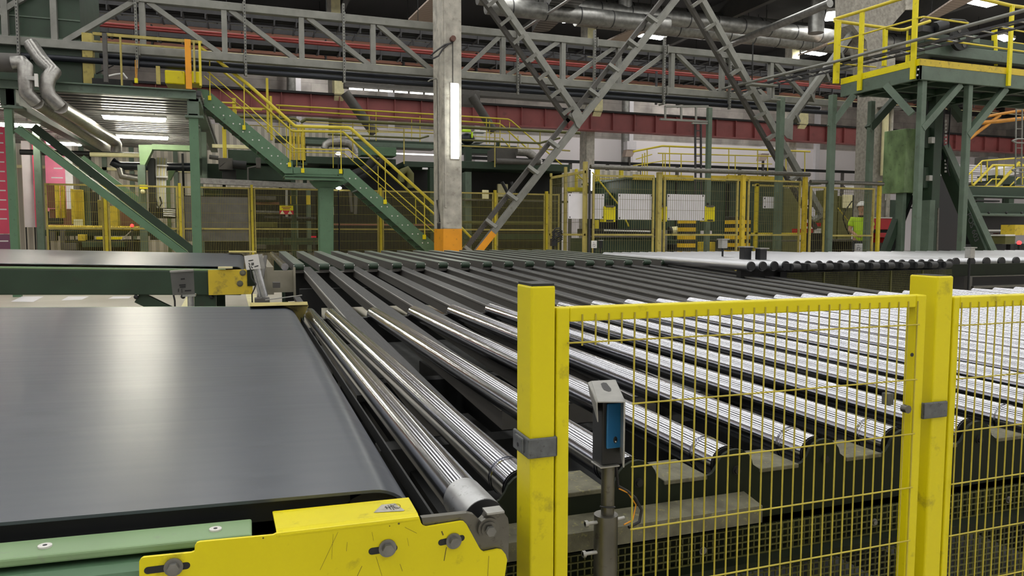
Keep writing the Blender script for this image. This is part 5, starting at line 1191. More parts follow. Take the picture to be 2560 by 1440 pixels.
# return panel running away from the viewer at the left corner
xc = P(1462, 500, Y=YQ).x
rp = thing('mesh_fence', 'mesh panel running away from the corner post at the left end of the tall fence', 'fence', (xc, 14, 0), TG)
g = MB(); y = YQ + .05
ye = 14.6
MB().box(xc - .02, xc + .02, YQ, ye, ztop - .12, ztop - .07).build('top_bar', m_yel_dull, rp)
MB().box(xc - .02, xc + .02, YQ, ye, .15, .2).build('bottom_bar', m_yel_dull, rp); MB().box(xc - .02, xc + .02, ye - .05, ye, 0, ztop).build('stile', m_yel_dull, rp)
MB().box(xc - .02, xc + .02, YQ, ye, zmid - .02, zmid + .02).build('middle_bar', m_yel_dull, rp)
while y < ye: g.box(xc - .002, xc + .002, y, y + .005, .2, ztop - .1); y += .05
z = .3
while z < ztop - .1: g.box(xc - .006, xc - .002, YQ, ye, z, z + .005); z += .2
g.build('wire_mesh', m_wr, rp)
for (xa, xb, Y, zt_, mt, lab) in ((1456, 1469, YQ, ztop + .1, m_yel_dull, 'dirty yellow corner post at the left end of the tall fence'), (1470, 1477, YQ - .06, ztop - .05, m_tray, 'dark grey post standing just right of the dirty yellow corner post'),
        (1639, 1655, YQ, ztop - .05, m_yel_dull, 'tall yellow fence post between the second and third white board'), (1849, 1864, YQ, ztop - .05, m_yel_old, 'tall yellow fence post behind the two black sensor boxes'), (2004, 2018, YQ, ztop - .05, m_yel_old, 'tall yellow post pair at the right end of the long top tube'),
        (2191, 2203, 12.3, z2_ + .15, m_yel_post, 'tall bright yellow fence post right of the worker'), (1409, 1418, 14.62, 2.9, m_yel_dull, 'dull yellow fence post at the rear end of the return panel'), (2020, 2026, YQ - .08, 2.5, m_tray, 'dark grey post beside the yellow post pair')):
    t = thing('fence_post', lab, 'fence post', (P(xa, 520, Y=Y).x, Y, 0))
    xa_, xb_, w_ = square(xa, xb, Y, 520); A_, B_ = Vector((xa_, Y, 0)), Vector((xb_, Y, 0)); MB().box(xa_, xb_, Y, Y + w_, 0, zt_).build('post_tube', mt, t, .006)
    MB().box(A_.x - .03, B_.x + .03, Y - .03, Y + w_ + .03, 0, .012).build('base_plate', mt, t)
# second fence set back: bright yellow gate
gt = thing('fence_gate', 'bright yellow mesh gate frame behind the tall fence, carrying a small white board', 'gate', (10, 13.6, 0))
YG = 13.6; gz = P(1900, 461, Y=YG).z
for (xa, xb) in ((1883, 1894), (1942, 1952), (2010, 2016)): to_floor('gate_post', m_yel_post, gt, xa, xb, 459, YG, .06)
MB().box(P(1883, 461, Y=YG).x, P(2016, 461, Y=YG).x, YG, YG + .04, gz - .04, gz).build('top_bar', m_yel_dull, gt)
zz = P(1950, 584, Y=YG).z; MB().box(P(1883, 461, Y=YG).x, P(2016, 461, Y=YG).x, YG, YG + .04, zz - .03, zz + .02).build('middle_bar', m_rail, gt)
g = MB(); x = P(1895, 500, Y=YG).x
while x < P(2010, 500, Y=YG).x: g.box(x, x + .005, YG + .01, YG + .014, .2, gz); x += .05
z = .3
while z < gz: g.box(P(1895, 500, Y=YG).x, P(2010, 500, Y=YG).x, YG + .014, YG + .018, z, z + .005); z += .2
g.build('wire_mesh', m_wr, gt)
BG = 'white boards tied to the tall fence'
for (x0, y0, x1, y1, Y, lab) in ((1421, 484, 1511, 547, YQ + .08, 'white board on the tall fence nearest the corner post'), (1545, 485, 1633, 549, YQ + .05, 'white board on the tall fence between the two yellow boxes'), (1668, 486, 1762, 551, YQ + .05, 'white board on the tall fence left of the green cabin corner'), (1908, 492, 1944, 521, YG - .04, 'small white board on the bright yellow gate')):
    t = thing('white_board', lab, 'board', P((x0 + x1) / 2, y1, Y=Y), BG); rb('board', m_white, t, x0, y0, x1, y1, Y, .01)
    g = MB()
    for (x, y) in ((x0 + 4, y0 + 4), (x1 - 4, y0 + 4), (x0 + 4, y1 - 4), (x1 - 4, y1 - 4)): RB(g, x - 1, y - 2, x + 1, y + 2, Y - .004, .004)
    g.build('ties', m_dark, t)
KG = 'yellow lidded boxes hung on the tall fence'
for (x0, y0, x1, y1, lab) in ((1510, 513, 1539, 555, 'yellow lidded box right of the first white board'), (1650, 513, 1668, 554, 'yellow lidded box half hidden by the tall post between the boards'), (1763, 513, 1788, 554, 'yellow lidded box right of the third white board')):
    Y = YQ + .045; t = thing('yellow_box', lab, 'box', P((x0 + x1) / 2, y1, Y=Y), KG)
    rb('box_body', m_yel, t, x0, y0 + 3, x1, y1, Y, .18, .01); rb('lid_edge', m_stripside, t, x0 + 5, y0, x1 - 3, y0 + 5, Y - .02, .05); rb('lower_slot', m_black, t, x0 + 6, y1 - 5, x1 - 5, y1 - 1, Y - .01, .02)
    rb('back_strap', m_dark, t, x0 + 4, y0 - 6, x0 + 10, y0 + 4, Y + .05, .02)
for (x0, x1, y0, Y, lab) in ((1711, 1740, 548, 13.6, 'yellow and black banded bollard below the third white board'), (1838, 1876, 541, 13.8, 'yellow and black banded bollard behind the tall post left of the gate')):
    A_, B_ = P(x0, 600, Y=Y), P(x1, 600, Y=Y); t = thing('bollard', lab, 'bollard', ((A_.x + B_.x) / 2, Y, 0))
    MB().box(A_.x, B_.x, Y, Y + (B_.x - A_.x), 0, P(x0, y0, Y=Y).z).build('pillar', m_hazard, t, .01); MB().box(A_.x - .03, B_.x + .03, Y - .03, Y + (B_.x - A_.x) + .03, 0, .03).build('base_plate', m_black, t)
# green cabin with railing
cb2 = thing('green_cabin', 'dark green machine cabin with yellow edged roof deck and railing behind the tall fence', 'cabin', P(1720, 560, Y=16.5))
A_, B_ = P(1577, 500, Y=16.5), P(1960, 500, Y=16.5); zr = P(1720, 452, Y=16.5).z
MB().box(A_.x, B_.x, 16.5, 19, 0, zr).build('walls', m_greend, cb2)
for px in (1690, 1815, 1822): q = P(px, 500, Y=16.49); MB().box(q.x - .02, q.x + .02, 16.47, 16.5, 0, zr - .05).build('panel_seam', m_dark, cb2)
for (xa, xb) in ((1585, 1636), (1660, 1734), (1768, 1816), (1820, 1960)): rb('yellow_edge', m_yel_old, cb2, xa, 437 + (xa - 1585) * .012, xb, 449 + (xb - 1585) * .012, 16.4, .08)
MB().box(A_.x - .1, B_.x + 1.2, 16.45, 19.2, zr, zr + .05).build('roof_deck', m_greend, cb2)
R = lambda pts, r: ln(pts, 16.45, r, 8).build('rail', m_rail, cb2)
R([(1583, 379), (1655, 365), (1735, 368), (2025, 379)], .024); R([(1645, 383), (1940, 391)], .015); R([(1583, 414), (1660, 402), (1930, 410)], .012); R([(1590, 398), (1630, 386)], .012)
for px, y0, y1 in ((1606, 385, 440), (1612, 382, 440), (1618, 373, 440), (1657, 384, 440), (1663, 384, 440), (1674, 367, 440), (1703, 386, 440), (1822, 372, 440), (1838, 390, 440), (1894, 375, 440), (1919, 392, 440), (2012, 380, 430), (1965, 380, 440)): ln([(px, y0), (px, y1)], 16.45, .013, 6).build('baluster', m_rail, cb2)
cluster('yellow_platform', 'yellow railed platform with a slanting handrail, left of the green cabin', 'platform',
    [('deck_edge', m_yel, 1420, 470, 1590, 480, 19, .3), ('corrugated_back', m_corr, 1380, 425, 1600, 470, 21, .1), ('post', m_rail, 1491, 418, 1500, 475, 18.9, .1), ('post', m_rail, 1551, 418, 1559, 475, 18.9, .1), ('post', m_rail, 1440, 422, 1445, 475, 18.9, .1), ('post', m_rail, 1490, 550, 1497, 640, 15.5, .1), ('green_box', m_greend, 1520, 482, 1560, 560, 17.5, .4)],
    [('top_rail', m_rail, [(1485, 416), (1640, 424)], 18.9, .03), ('middle_rail', m_rail, [(1440, 445), (1600, 450)], 18.9, .015), ('slanting_rail', m_rail, [(1437, 430), (1483, 475)], 18.5, .02), ('slanting_rail', m_rail, [(1480, 430), (1547, 512), (1572, 566)], 16.2, .02)], P(1500, 480, Y=19))
for o in list(COL.objects):
    if o.name.startswith('yellow_platform'): yp_ = o
to_floor('leg', m_greend, yp_, 1500, 1506, 480, 19.2, .1); to_floor('leg', m_greend, yp_, 1580, 1586, 480, 19.2, .1)
cluster('conveyor_bed', 'low dark roller bed behind the tall fence below the white boards', 'conveyor',
    [('bed', m_dark, 1480, 572, 1640, 590, 15.2, .8), ('base', m_greend, 1480, 596, 1640, 640, 15.0, 1.2), ('side_beam', m_stripside, 1480, 590, 1645, 594, 14.9, .2), ('rear_panel', m_black, 1500, 548, 1640, 572, 17.2, .1), ('bed_right', m_greend, 1675, 600, 1700, 640, 15, .8), ('table', m_whitep, 1670, 585, 1850, 589, 15.6, .5), ('dark_bin', m_black, 1688, 610, 1708, 640, 14.5, .4), ('orange_bin', m_yel_old, 1768, 605, 1788, 640, 14.8, .4), ('grey_post', m_galv, 1658, 575, 1668, 640, 14.7, .2), ('white_sign', m_white, 1754, 577, 1780, 588, 14.4, .05), ('panel', m_black, 1790, 600, 1840, 640, 15.4, .3), ('rear_beam', m_stripside, 1900, 600, 2010, 604, 15, .2)],
    [('rod', m_whitep, [(1510, 576), (1625, 579)], 15.1, .02)], P(1560, 620, Y=15.2))
t = thing('cream_motor', 'cream and black electric motor standing on the white table behind the tall fence', 'motor', P(1683, 578, Y=15.4)); ln([(1671, 577), (1677, 577)], 15.4, .10, 10).build('black_cap', m_black, t); ln([(1677, 577), (1693, 575)], 15.4, .09, 12).build('motor_body', m_cream, t)
# slim green posts, ladder and cable ladder
gp = thing('green_post', 'slim green post with grey arm frame and dark ladder, left of the falling brace', 'post', P(1766, 600, Y=14))
to_floor('post_tube', m_greeng, gp, 1759, 1774, 268, 14.0, .12)
MB().bar(P(1662, 266, Y=14), P(1770, 266, Y=14), .05, .04).build('top_arm', m_galv, gp); MB().bar(P(1650, 298, Y=14), P(1768, 304, Y=14), .05, .04).build('lower_arm', m_galv, gp); MB().bar(P(1730, 308, Y=13.9), P(1768, 309, Y=13.9), .05, .03).build('short_arm', m_galv, gp)
for px in (1663, 1703, 1740): MB().bar(P(px, 266, Y=14), P(px, 300, Y=14), .04, .03).build('arm_strut', m_galv, gp)
lad = MB()
for px in (1738, 1752): lad.bar(P(px, 300, Y=14.05), P(px + 1, 560, Y=14.05), .035, .035)
y = 306
while y < 556: lad.bar(P(1738, y, Y=14.05), P(1752, y, Y=14.05), .02, .02); y += 21
lad.build('ladder', m_tray, gp)
gp2 = thing('green_post', 'slim green post standing right in front of the falling brace', 'post', P(1942, 600, Y=13.3)); to_floor('post_tube', m_greeng, gp2, 1932, 1953, 242, 13.3, .15)
rb('cap_plate', m_galv, gp2, 1928, 246, 1952, 250, 13.2, .3); rb('cap_plate', m_galv, gp2, 1880, 209, 1945, 213, 13.2, .2); ln([(1933, 213), (1933, 246)], 13.3, .03, 6).build('stub', m_galv, gp2)
ct = thing('cable_ladder', 'long cable ladder and grey pipe slanting up over the yellow platform rail', 'cable tray', P(2060, 185, Z=5))
def cl(pts, z, dx=0.0, dz=0.0): return [P(x, y, Z=z) + Vector((dx, 0, dz)) for (x, y) in pts]
MB().path(cl([(1648, 262), (1700, 248), (1900, 199), (2100, 151), (2290, 100), (2560, 26), (2620, 10)], 5), .03, 10).build('pale_pipe', m_galv, ct)
e0, e1 = P(1690, 262, Z=5), P(2620, 34, Z=5)
e2, e3 = P(1660, 266, Z=5) + Vector((.42, 0, 0)), P(2620, 34, Z=5) + Vector((.45, 0, 0))
MB().bar(e0, e1, .02, .04).build('ladder_rail', m_tray, ct); MB().bar(e2, e3, .02, .04).build('ladder_rail', m_tray, ct)
n = 30
rg = MB()
for i in range(n):
    f = (i + .5) / n; rg.bar(e0.lerp(e1, f), e2.lerp(e3, f), .03, .015)
rg.parts('rung', m_alu, ct)
for k in range(2): MB().tube(e0.lerp(e2, .3 + .3 * k) + Vector((0, 0, .03)), e1.lerp(e3, .3 + .3 * k) + Vector((0, 0, .03)), .014, 8).build('cable', m_cable, ct)
MB().bar(P(1880, 205, Z=5) , P(1880, 205, Z=5) + Vector((0, 0, .9)), .02, .02).build('hanger_rod', m_dark, ct)
MB().bar(Vector((P(1640, 262, Z=5).x, P(1640, 262, Z=5).y, 5.0)), Vector((P(1640, 262, Z=5).x, P(1640, 262, Z=5).y, 5.9)), .05, .05).build('hanger_post', m_tray, ct)

# ------------------------------------------------------------------ tower platform at right
YW = 10.5
CX = P(2299, 170, Y=YW).x; za, zb1, zc1 = P(2299, 146, Y=YW).z, P(2299, 163, Y=YW).z, P(2299, 198, Y=YW).z
YWB = P(2068, 240, Z=zc1).y
tw = thing('tower_platform', 'tall green platform with yellow toe boards and railing at the right', 'platform', (13, 11.5, 0))
XE = CX + 5.5
MB().box(CX, XE, YW, YW + .06, zc1, zb1).build('edge_beam', m_greeng, tw, .005); MB().box(CX, CX + .06, YW, YWB, zc1, zb1).build('edge_beam', m_greeng, tw, .005)
MB().box(CX, XE, YW - .005, YW + .02, zb1, za).build('toe_board', m_yel_old, tw); MB().box(CX - .005, CX + .02, YW, YWB, zb1, za).build('toe_board', m_yel, tw)
MB().box(CX + .06, XE, YW + .06, YWB, zb1 - .10, zb1 - .06).build('deck_grating', m_dark, tw)
for i in range(4): MB().box(CX + .5 + i * 1.3, CX + .62 + i * 1.3, YW + .06, YWB, zc1 + .03, zb1 - .1).build('deck_joist', m_greend, tw)
for i in range(3): MB().box(CX + .06, XE, YW + .6 + i * .6, YW + .68 + i * .6, zc1 + .05, zb1 - .1).build('deck_joist', m_greend, tw)
def tpost(xa, xb, Y, ztop_, mt=m_greeng, d=.2, nm='tower_post'):
    xa_, xb_, d = square(xa, xb, Y, 500); return MB().box(xa_, xb_, Y, Y + d, 0, ztop_).build(nm, mt, tw, .01)
pA = tpost(2281, 2306, YW + .05, zc1); tpost(2396, 2420, YW + .05, zc1)
tpost(2062, 2085, YWB - .2, zc1); tpost(2160, 2180, YWB + .1, zc1); tpost(2318, 2340, YWB + .1, zc1, m_greend)
MB().bar(P(2215, 213, Y=11.0), P(2280, 285, Y=10.6), .12, .12).build('knee_brace', m_greeng, tw); MB().bar(P(2134, 238, Y=12.1), P(2074, 318, Y=YWB - .1), .12, .12).build('knee_brace', m_greeng, tw)
MB().bar(P(2398, 212, Y=10.6), P(2302, 322, Y=10.6), .12, .12).build('knee_brace', m_greeng, tw); MB().bar(P(2512, 222, Y=10.6), P(2416, 340, Y=10.6), .12, .12).build('knee_brace', m_greeng, tw)
MB().bar(P(2236, 250, Y=12.5), P(2172, 322, Y=12.6), .16, .14).build('knee_brace', m_greend, tw)
MB().bar(P(2360, 240, Y=12.5), P(2405, 300, Y=12.5), .14, .14).build('knee_brace', m_greend, tw)
# railing of the platform
ph = 1.15
def rpost(px, Y, yb, yt, w=.07):
    A_ = P(px, (yb + yt) / 2, Y=Y); return MB().box(A_.x - w / 2, A_.x + w / 2, Y, Y + .04, P(px, yb, Y=Y).z, P(px, yt, Y=Y).z).build('rail_post', m_yel, tw)
def Yat(px): return P(px, 240 - (px - 2068) * .186, X=CX).y
def rpostx(px, yb, yt, w=.10):
    A_ = P(px, yb, X=CX - .02); return MB().box(CX - .045, CX - .005, A_.y - w / 2, A_.y + w / 2, A_.z, P(px, yt, X=CX - .02).z).build('rail_post', m_yel, tw)
rpostx(2149, 226, 31); rpostx(2282, 198, -15)
A_ = P(2084, 195, Y=YWB); MB().box(A_.x - .06, A_.x + .06, YWB - .1, YWB - .04, zb1, P(2086, 56, Y=YWB).z).build('rail_post', m_yel, tw)
rpost(2214, YWB, 165, 72, .10); rpost(2272, YWB, 160, 75, .08)
def lx(pts, r): return MB().path([P(x, y, X=CX - .03) for (x, y) in pts], r, 8)
lx([(2086, 48), (2150, 29), (2255, -4), (2300, -16)], .035).build('handrail', m_rail, tw)
lx([(2070, 110), (2149, 88), (2282, 49), (2303, 43)], .018).build('middle_rail', m_rail, tw); lx([(2070, 160), (2149, 137), (2282, 100), (2303, 96)], .018).build('middle_rail', m_rail, tw)
def ly(pts, Y, r): return MB().path([P(x, y, Y=Y) for (x, y) in pts], r, 8)
ly([(2303, 43), (2310, 42), (2420, 58)], YW, .018).build('middle_rail', m_rail, tw); ly([(2303, 96), (2312, 95), (2400, 106), (2525, 124), (2600, 135)], YW, .018).build('middle_rail', m_rail, tw)
ly([(2302, -18), (2440, -6), (2527, 14), (2600, 24)], YW, .035).build('handrail', m_rail, tw)
A_ = P(2523, 100, Y=YW); MB().box(A_.x - .04, A_.x + .04, YW - .05, YW - .005, P(2523, 216, Y=YW).z, P(2528, 15, Y=YW).z).build('rail_post', m_yel, tw)
ly([(2086, 52), (2150, 61), (2250, 75), (2262, 74), (2325, 53)], YWB, .035).build('handrail', m_rail, tw); ly([(2086, 113), (2165, 125)], YWB, .016).build('middle_rail', m_rail, tw); ly([(2086, 158), (2190, 168)], YWB, .016).build('middle_rail', m_rail, tw)
ly([(2486, 70), (2487, 165)], YWB, .06).build('rail_post', m_yel, tw); ly([(2490, 68), (2600, 86)], YWB, .018).build('middle_rail', m_rail, tw); ly([(2490, 148), (2600, 162)], YWB, .018).build('middle_rail', m_rail, tw); ly([(2530, 106), (2600, 116)], YWB, .018).build('middle_rail', m_rail, tw)
ly([(2210, 72), (2210, 73), (2211, 165)], YWB, .03).build('rail_post', m_yel, tw)
g = MB()
for (x, y) in ((2296, 174), (2294, 188)): q = P(x, y, X=CX); g.ball((CX - .005, q.y, q.z), .02, 8, 6)
g.build('corner_bolts', m_whitep, tw)
# machine on and under the platform
cluster('hoist_drive', 'green hoist drive beam with black motor and big dark pulley on the tower platform', 'machine',
    [('drive_beam', m_greeng, 2312, 122, 2600, 150, 12.2, .3), ('drive_beam', m_greend, 2312, 98, 2600, 122, 12.4, .3), ('motor', m_black, 2306, 64, 2336, 80, 12.0, .35), ('bearing_block', m_greeng, 2432, 88, 2450, 108, 12.0, .2), ('base', m_dark, 2330, 150, 2600, 166, 12.4, .5)],
    [('motor_shaft', m_black, [(2336, 70), (2362, 62)], 12.0, .12), ('belt_guard', m_black, [(2345, 58), (2380, 50), (2410, 52), (2425, 62)], 12.0, .03)], P(2400, 166, Y=12.3))
hd_ = [o for o in COL.objects if o.name == 'hoist_drive'][0]
q = P(2402, 95, Y=12.0); MB().tube((q.x, 11.98, q.z), (q.x, 12.06, q.z), .26, 28).build('pulley_wheel', m_dark, hd_); MB().tube((q.x, 11.95, q.z), (q.x, 12.1, q.z), .09, 16).build('pulley_hub', m_greeng, hd_)
for k in range(4): a_ = k * PI / 2 + .5; MB().tube((q.x + .17 * math.cos(a_), 11.97, q.z + .17 * math.sin(a_)), (q.x + .17 * math.cos(a_), 11.985, q.z + .17 * math.sin(a_)), .05, 10).build('pulley_opening', m_stripside, hd_)
pc = cluster('lift_column', 'mottled green lift cabinet with dark column and chain under the tower platform', 'machine',
    [('cabinet', m_mottle, 2263, 322, 2312, 482, 12.5, .6), ('side_box', m_greend, 2310, 318, 2330, 370, 12.3, .4), ('side_box', m_greend, 2310, 418, 2332, 470, 12.3, .4), ('column', m_greend, 2332, 232, 2352, 640, 12.2, .35), ('column', m_black, 2352, 222, 2362, 400, 12.4, .3), ('guide', m_greeng, 2255, 482, 2264, 640, 12.6, .2), ('guide', m_black, 2306, 482, 2322, 640, 12.6, .3), ('column_foot', m_greeng, 2323, 500, 2336, 640, 12.1, .25), ('junction_box', m_alu, 2330, 342, 2338, 358, 12.1, .1), ('junction_box', m_alu, 2324, 438, 2332, 452, 12.1, .1), ('dark_back', m_black, 2340, 440, 2400, 640, 13.5, .5)],
    [('cable', m_black, [(2308, 212), (2308, 300)], 12.4, .02), ('cable', m_black, [(2314, 212), (2314, 300)], 12.4, .02), ('cable', m_black, [(2320, 212), (2320, 300)], 12.4, .02), ('conduit', m_steel, [(2346, 520), (2342, 640)], 12.0, .02), ('long_cable', m_black, [(2376, 270), (2372, 340), (2368, 420), (2374, 440)], 12.3, .015)], P(2300, 600, Y=12.5))
g = MB()
for i in range(15): RB(g, 2363, 300 + i * 9, 2367, 305 + i * 9, 12.35, .02)
g.build('chain_links', m_whitep, pc)
MB().bar(P(2358, 365, Y=12.4), P(2484, 645, Y=11.9), .16, .20, up=(0, 1, 0)).build('front_strut', m_greeng, pc)
MB().bar(P(2348, 375, Y=12.5), P(2462, 645, Y=12.0), .12, .30, up=(0, 1, 0)).build('front_strut', m_greend, pc)
MB().bar(P(2270, 478, Y=12.8), P(2208, 640, Y=12.8), .14, .16, up=(0, 1, 0)).build('left_strut', m_greend, pc)
MB().bar(P(2280, 490, Y=12.8), P(2220, 645, Y=12.8), .08, .10, up=(0, 1, 0)).build('left_strut', m_dark, pc)
def text(s, p, size, mt, par, rot, name='lettering'):
    cu = bpy.data.curves.new(name, 'FONT'); cu.body = s; cu.size = size; cu.extrude = .002; cu.materials.append(mt)
    tmp = bpy.data.objects.new(name, cu); COL.objects.link(tmp)
    dg = bpy.context.evaluated_depsgraph_get(); me = bpy.data.meshes.new_from_object(tmp.evaluated_get(dg)); bpy.data.objects.remove(tmp)
    o = bpy.data.objects.new(name, me); COL.objects.link(o); adopt(o, par); o.location = p; o.rotation_euler = rot; return o
text('POS 603', P(2416, 536, Y=11.75), .19, m_black, pc, (PI / 2, math.radians(64), 0))
# steel seen right of the tower
rg_ = cluster('press_line', 'heavy dark green press frame with bolted beam at the right edge, under yellow stairs', 'machine',
    [('top_beam', m_greend, 2400, 468, 2640, 490, 16, .5), ('main_beam', m_greend, 2405, 508, 2640, 538, 15.6, .5), ('flange', m_greeng, 2405, 534, 2640, 540, 15.5, .6), ('flange', m_greeng, 2410, 490, 2640, 494, 15.8, .6), ('rail', m_dark, 2430, 500, 2500, 504, 15.6, .2), ('under_body', m_black, 2400, 540, 2640, 575, 16.4, 1), ('shelf', m_stripside, 2400, 578, 2530, 583, 15, .5), ('lower_beam', m_dark, 2400, 610, 2640, 632, 15, .6), ('gusset', m_greend, 2395, 520, 2425, 560, 15.4, .3)],
    [('bracket', m_whitep, [(2514, 565), (2514, 576)], 14.9, .02)], P(2500, 620, Y=15.5))
for i, x in enumerate((2402, 2426, 2446, 2476, 2494)): rb('foot', m_black, rg_, x, 584, x + 12, 612, 15, .2)
g = MB()
for x in (2472, 2516, 2554): q = P(x, 532, Y=15.5); g.ball((q.x, 15.5, q.z), .035, 8, 6)
g.build('beam_bolts', m_black, rg_)
for (x0, x1, y0, y1, mt, lab) in ((2405, 2438, 575, 581, m_red, 'red and white parcel row on the shelf behind the stencilled strut'), (2468, 2508, 574, 582, m_whitep, 'white parcels on the shelf right of the stencilled strut'), (2508, 2530, 576, 586, m_red, 'red carton on the shelf near the right edge')):
    t = thing('parcel', lab, 'parcel', P(x0, y1, Y=15.1)); rb('carton', mt, t, x0, y0, x1, y1, 15.1, .3)
t = thing('crate', 'yellow-edged crate standing near the red beacon at the right edge', 'crate', P(2525, 610, Y=14.4)); rb('side', m_mesh_dk, t, 2513, 590, 2538, 610, 14.4, .4); rb('yellow_panel', m_yel_old, t, 2537, 562, 2560, 588, 14.4, .4); rb('white_lid', m_whitep, t, 2513, 586, 2538, 590, 14.38, .44); to_floor('stand', m_black, t, 2516, 2535, 611, 14.5, .3)
t = thing('red_beacon', 'bright red beacon at the right picture edge above the far rollers', 'beacon', P(2548, 606, Y=13)); q = P(2548, 607, Y=13); MB().ball((q.x, 13, q.z), .05, 12, 8).build('lens', m_redlamp, t); MB().tube((q.x, 13, 0), (q.x, 13, q.z - .04), .03, 8).build('stem', m_dark, t)
st2 = thing('staircase', 'small yellow railed stair on the press frame at the right edge', 'stairs', P(2480, 466, Y=16.5))
for pts, r in (([(2406, 452), (2456, 402), (2560, 394), (2640, 390)], .025), ([(2432, 464), (2482, 413), (2560, 414)], .035), ([(2470, 490), (2548, 406)], .045), ([(2464, 464), (2480, 448), (2500, 448)], .02), ([(2525, 465), (2546, 444), (2600, 444)], .02), ([(2415, 466), (2640, 468)], .02), ([(2437, 490), (2456, 474)], .02)): ln(pts, 16.5, r, 8).build('rail', m_rail, st2)
for px, y0, y1 in ((2453, 408, 455), (2468, 402, 452), (2490, 415, 464), (2493, 414, 440), (2510, 413, 446), (2556, 408, 462), (2430, 428, 462)): ln([(px, y0), (px, y1)], 16.5, .02, 6).build('baluster', m_rail, st2)
for i in range(4): rb('step', m_greend, st2, 2440 + i * 16, 480 - i * 14, 2462 + i * 16, 484 - i * 14, 16.6, .6)
to_floor('leg', m_greend, st2, 2500, 2506, 466, 16.8, .1)
t = thing('sheet_stack', 'stack of white crumpled sheets behind the stair at the right edge', 'stack', P(2430, 450, Y=18))
for i in range(9): rb('sheet', m_white, t, 2406 + random.randint(-4, 6), 412 + i * 5, 2464 + random.randint(-6, 6), 416 + i * 5, 18 + random.uniform(0, .1), .8)
rb('pallet', m_stripside, t, 2404, 456, 2468, 461, 18, .9); to_floor('pallet_stand', m_greend, t, 2415, 2455, 461, 18.1, .6)
t = thing('sheet_stack', 'slanting bundle of pale wrapped sheets right of the white stack', 'stack', P(2510, 440, Y=18))
for i in range(5): MB().bar(P(2478, 430 + i * 4 - 4, Y=18.3), P(2526, 418 + i * 5 - 4, Y=18.3), .6, .05).build('bundle', m_whitep, t)
rb('block', m_stripside, t, 2470, 392, 2495, 415, 18.6, .5); rb('carrier', m_greend, t, 2470, 440, 2560, 460, 18.4, .6); to_floor('leg', m_greend, t, 2500, 2530, 458, 18.5, .3)
dv = thing('jib_crane', 'orange jib arm with slanting stay at the right edge under the tower platform', 'crane', P(2560, 300, Y=17))
for pts, r in (([(2440, 296), (2500, 285), (2640, 262)], .05), ([(2440, 308), (2500, 303), (2640, 286)], .07), ([(2412, 356), (2500, 288)], .05)): ln(pts, 17, r, 6).build('arm', m_jib, dv)
to_floor('mast', m_jib, dv, 2610, 2620, 255, 17, .15)
lg = thing('cage_ladder', 'grey caged ladder hanging at the right picture edge', 'ladder', P(2545, 240, Y=13.5))
for px in (2541, 2556): ln([(px, 238), (px - 3, 460)], 13.5, .02, 6).build('ladder_rail', m_galv, lg)
for y in (352, 425): ln([(2530, y), (2545, y - 5), (2575, y - 4), (2600, y + 2), (2575, y + 6), (2540, y + 5), (2530, y)], 13.4, .02, 6).build('cage_hoop', m_galv, lg)
g = MB()
for i in range(9): A_, B_ = P(2541, 250 + i * 24, Y=13.5), P(2556, 250 + i * 24, Y=13.5); g.bar(A_, B_, .02, .02)
g.build('ladder_rungs', m_galv, lg)
# red tool chest behind the worker
rbx = thing('tool_chest', 'red steel drawer chest with white lettering beside the worker', 'cabinet', P(2225, 610, Y=14.0))
rb('chest', m_red, rbx, 2172, 546, 2256, 574, 14.02, .42, .01); rb('lower_chest', m_red, rbx, 2200, 582, 2256, 593, 14.02, .42, .01); rb('lower_drawer', m_red, rbx, 2216, 594, 2256, 607, 14.02, .42, .01); rb('top_edge', m_whitep, rbx, 2172, 543, 2256, 546, 14.0, .46)
for (x0, x1, y) in ((2236, 2254, 556), (2238, 2247, 570), (2236, 2248, 595), (2216, 2234, 592)): rb('handle', m_whitep, rbx, x0, y, x1, y + 1.6, 13.99, .03)
q = P(2219, 590.5, Y=14.01); text('РАБУЛЬ', (q.x, 14.015, q.z), .085, m_white, rbx, (PI / 2, 0, 0))
rb('chest_inside', m_dark, rbx, 2180, 574, 2254, 582, 14.1, .3); to_floor('chest_base', m_dark, rbx, 2205, 2254, 607, 14.1, .4)
t = thing('red_bin', 'low red and white bins left of the tower post', 'bin', P(2040, 570, Y=15)); rb('bin', m_red, t, 2008, 572, 2035, 582, 15, .4); rb('bin_right', m_whitep, t, 2033, 571, 2053, 583, 15, .4); rb('upper_bin', m_red, t, 2028, 557, 2053, 566, 15.2, .3); to_floor('bin_stand', m_dark, t, 2005, 2055, 583, 15, .5)
cluster('background_racks', 'brown and cream racks and cupboards behind the worker', 'rack',
    [('cupboard', m_mesh_dk, 1890, 470, 2000, 640, 18.7, .5), ('cupboard', m_mesh_dk, 2095, 490, 2130, 600, 18.5, .5), ('cupboard', m_mesh_dk, 2066, 475, 2092, 610, 18.5, .5), ('tall_box', m_pipe, 2132, 488, 2160, 545, 19, .5), ('cream_sheet', m_cream, 2108, 487, 2131, 520, 18.4, .05), ('white_post', m_whitep, 2208, 488, 2218, 545, 18, .1), ('bench', m_stripside, 2085, 598, 2190, 604, 15.2, .5), ('bench_leg', m_dark, 2100, 604, 2180, 640, 15.3, .3)],
    [('lamp_arm', m_dark, [(2130, 503), (2112, 528), (2107, 545), (2115, 570), (2122, 585)], 15, .015), ('top_pipe', m_duct, [(2110, 470), (2260, 474)], 17, .06), ('yellow_bar', m_rail, [(2095, 520), (2120, 552)], 15.1, .012)], P(2120, 600, Y=18.5))
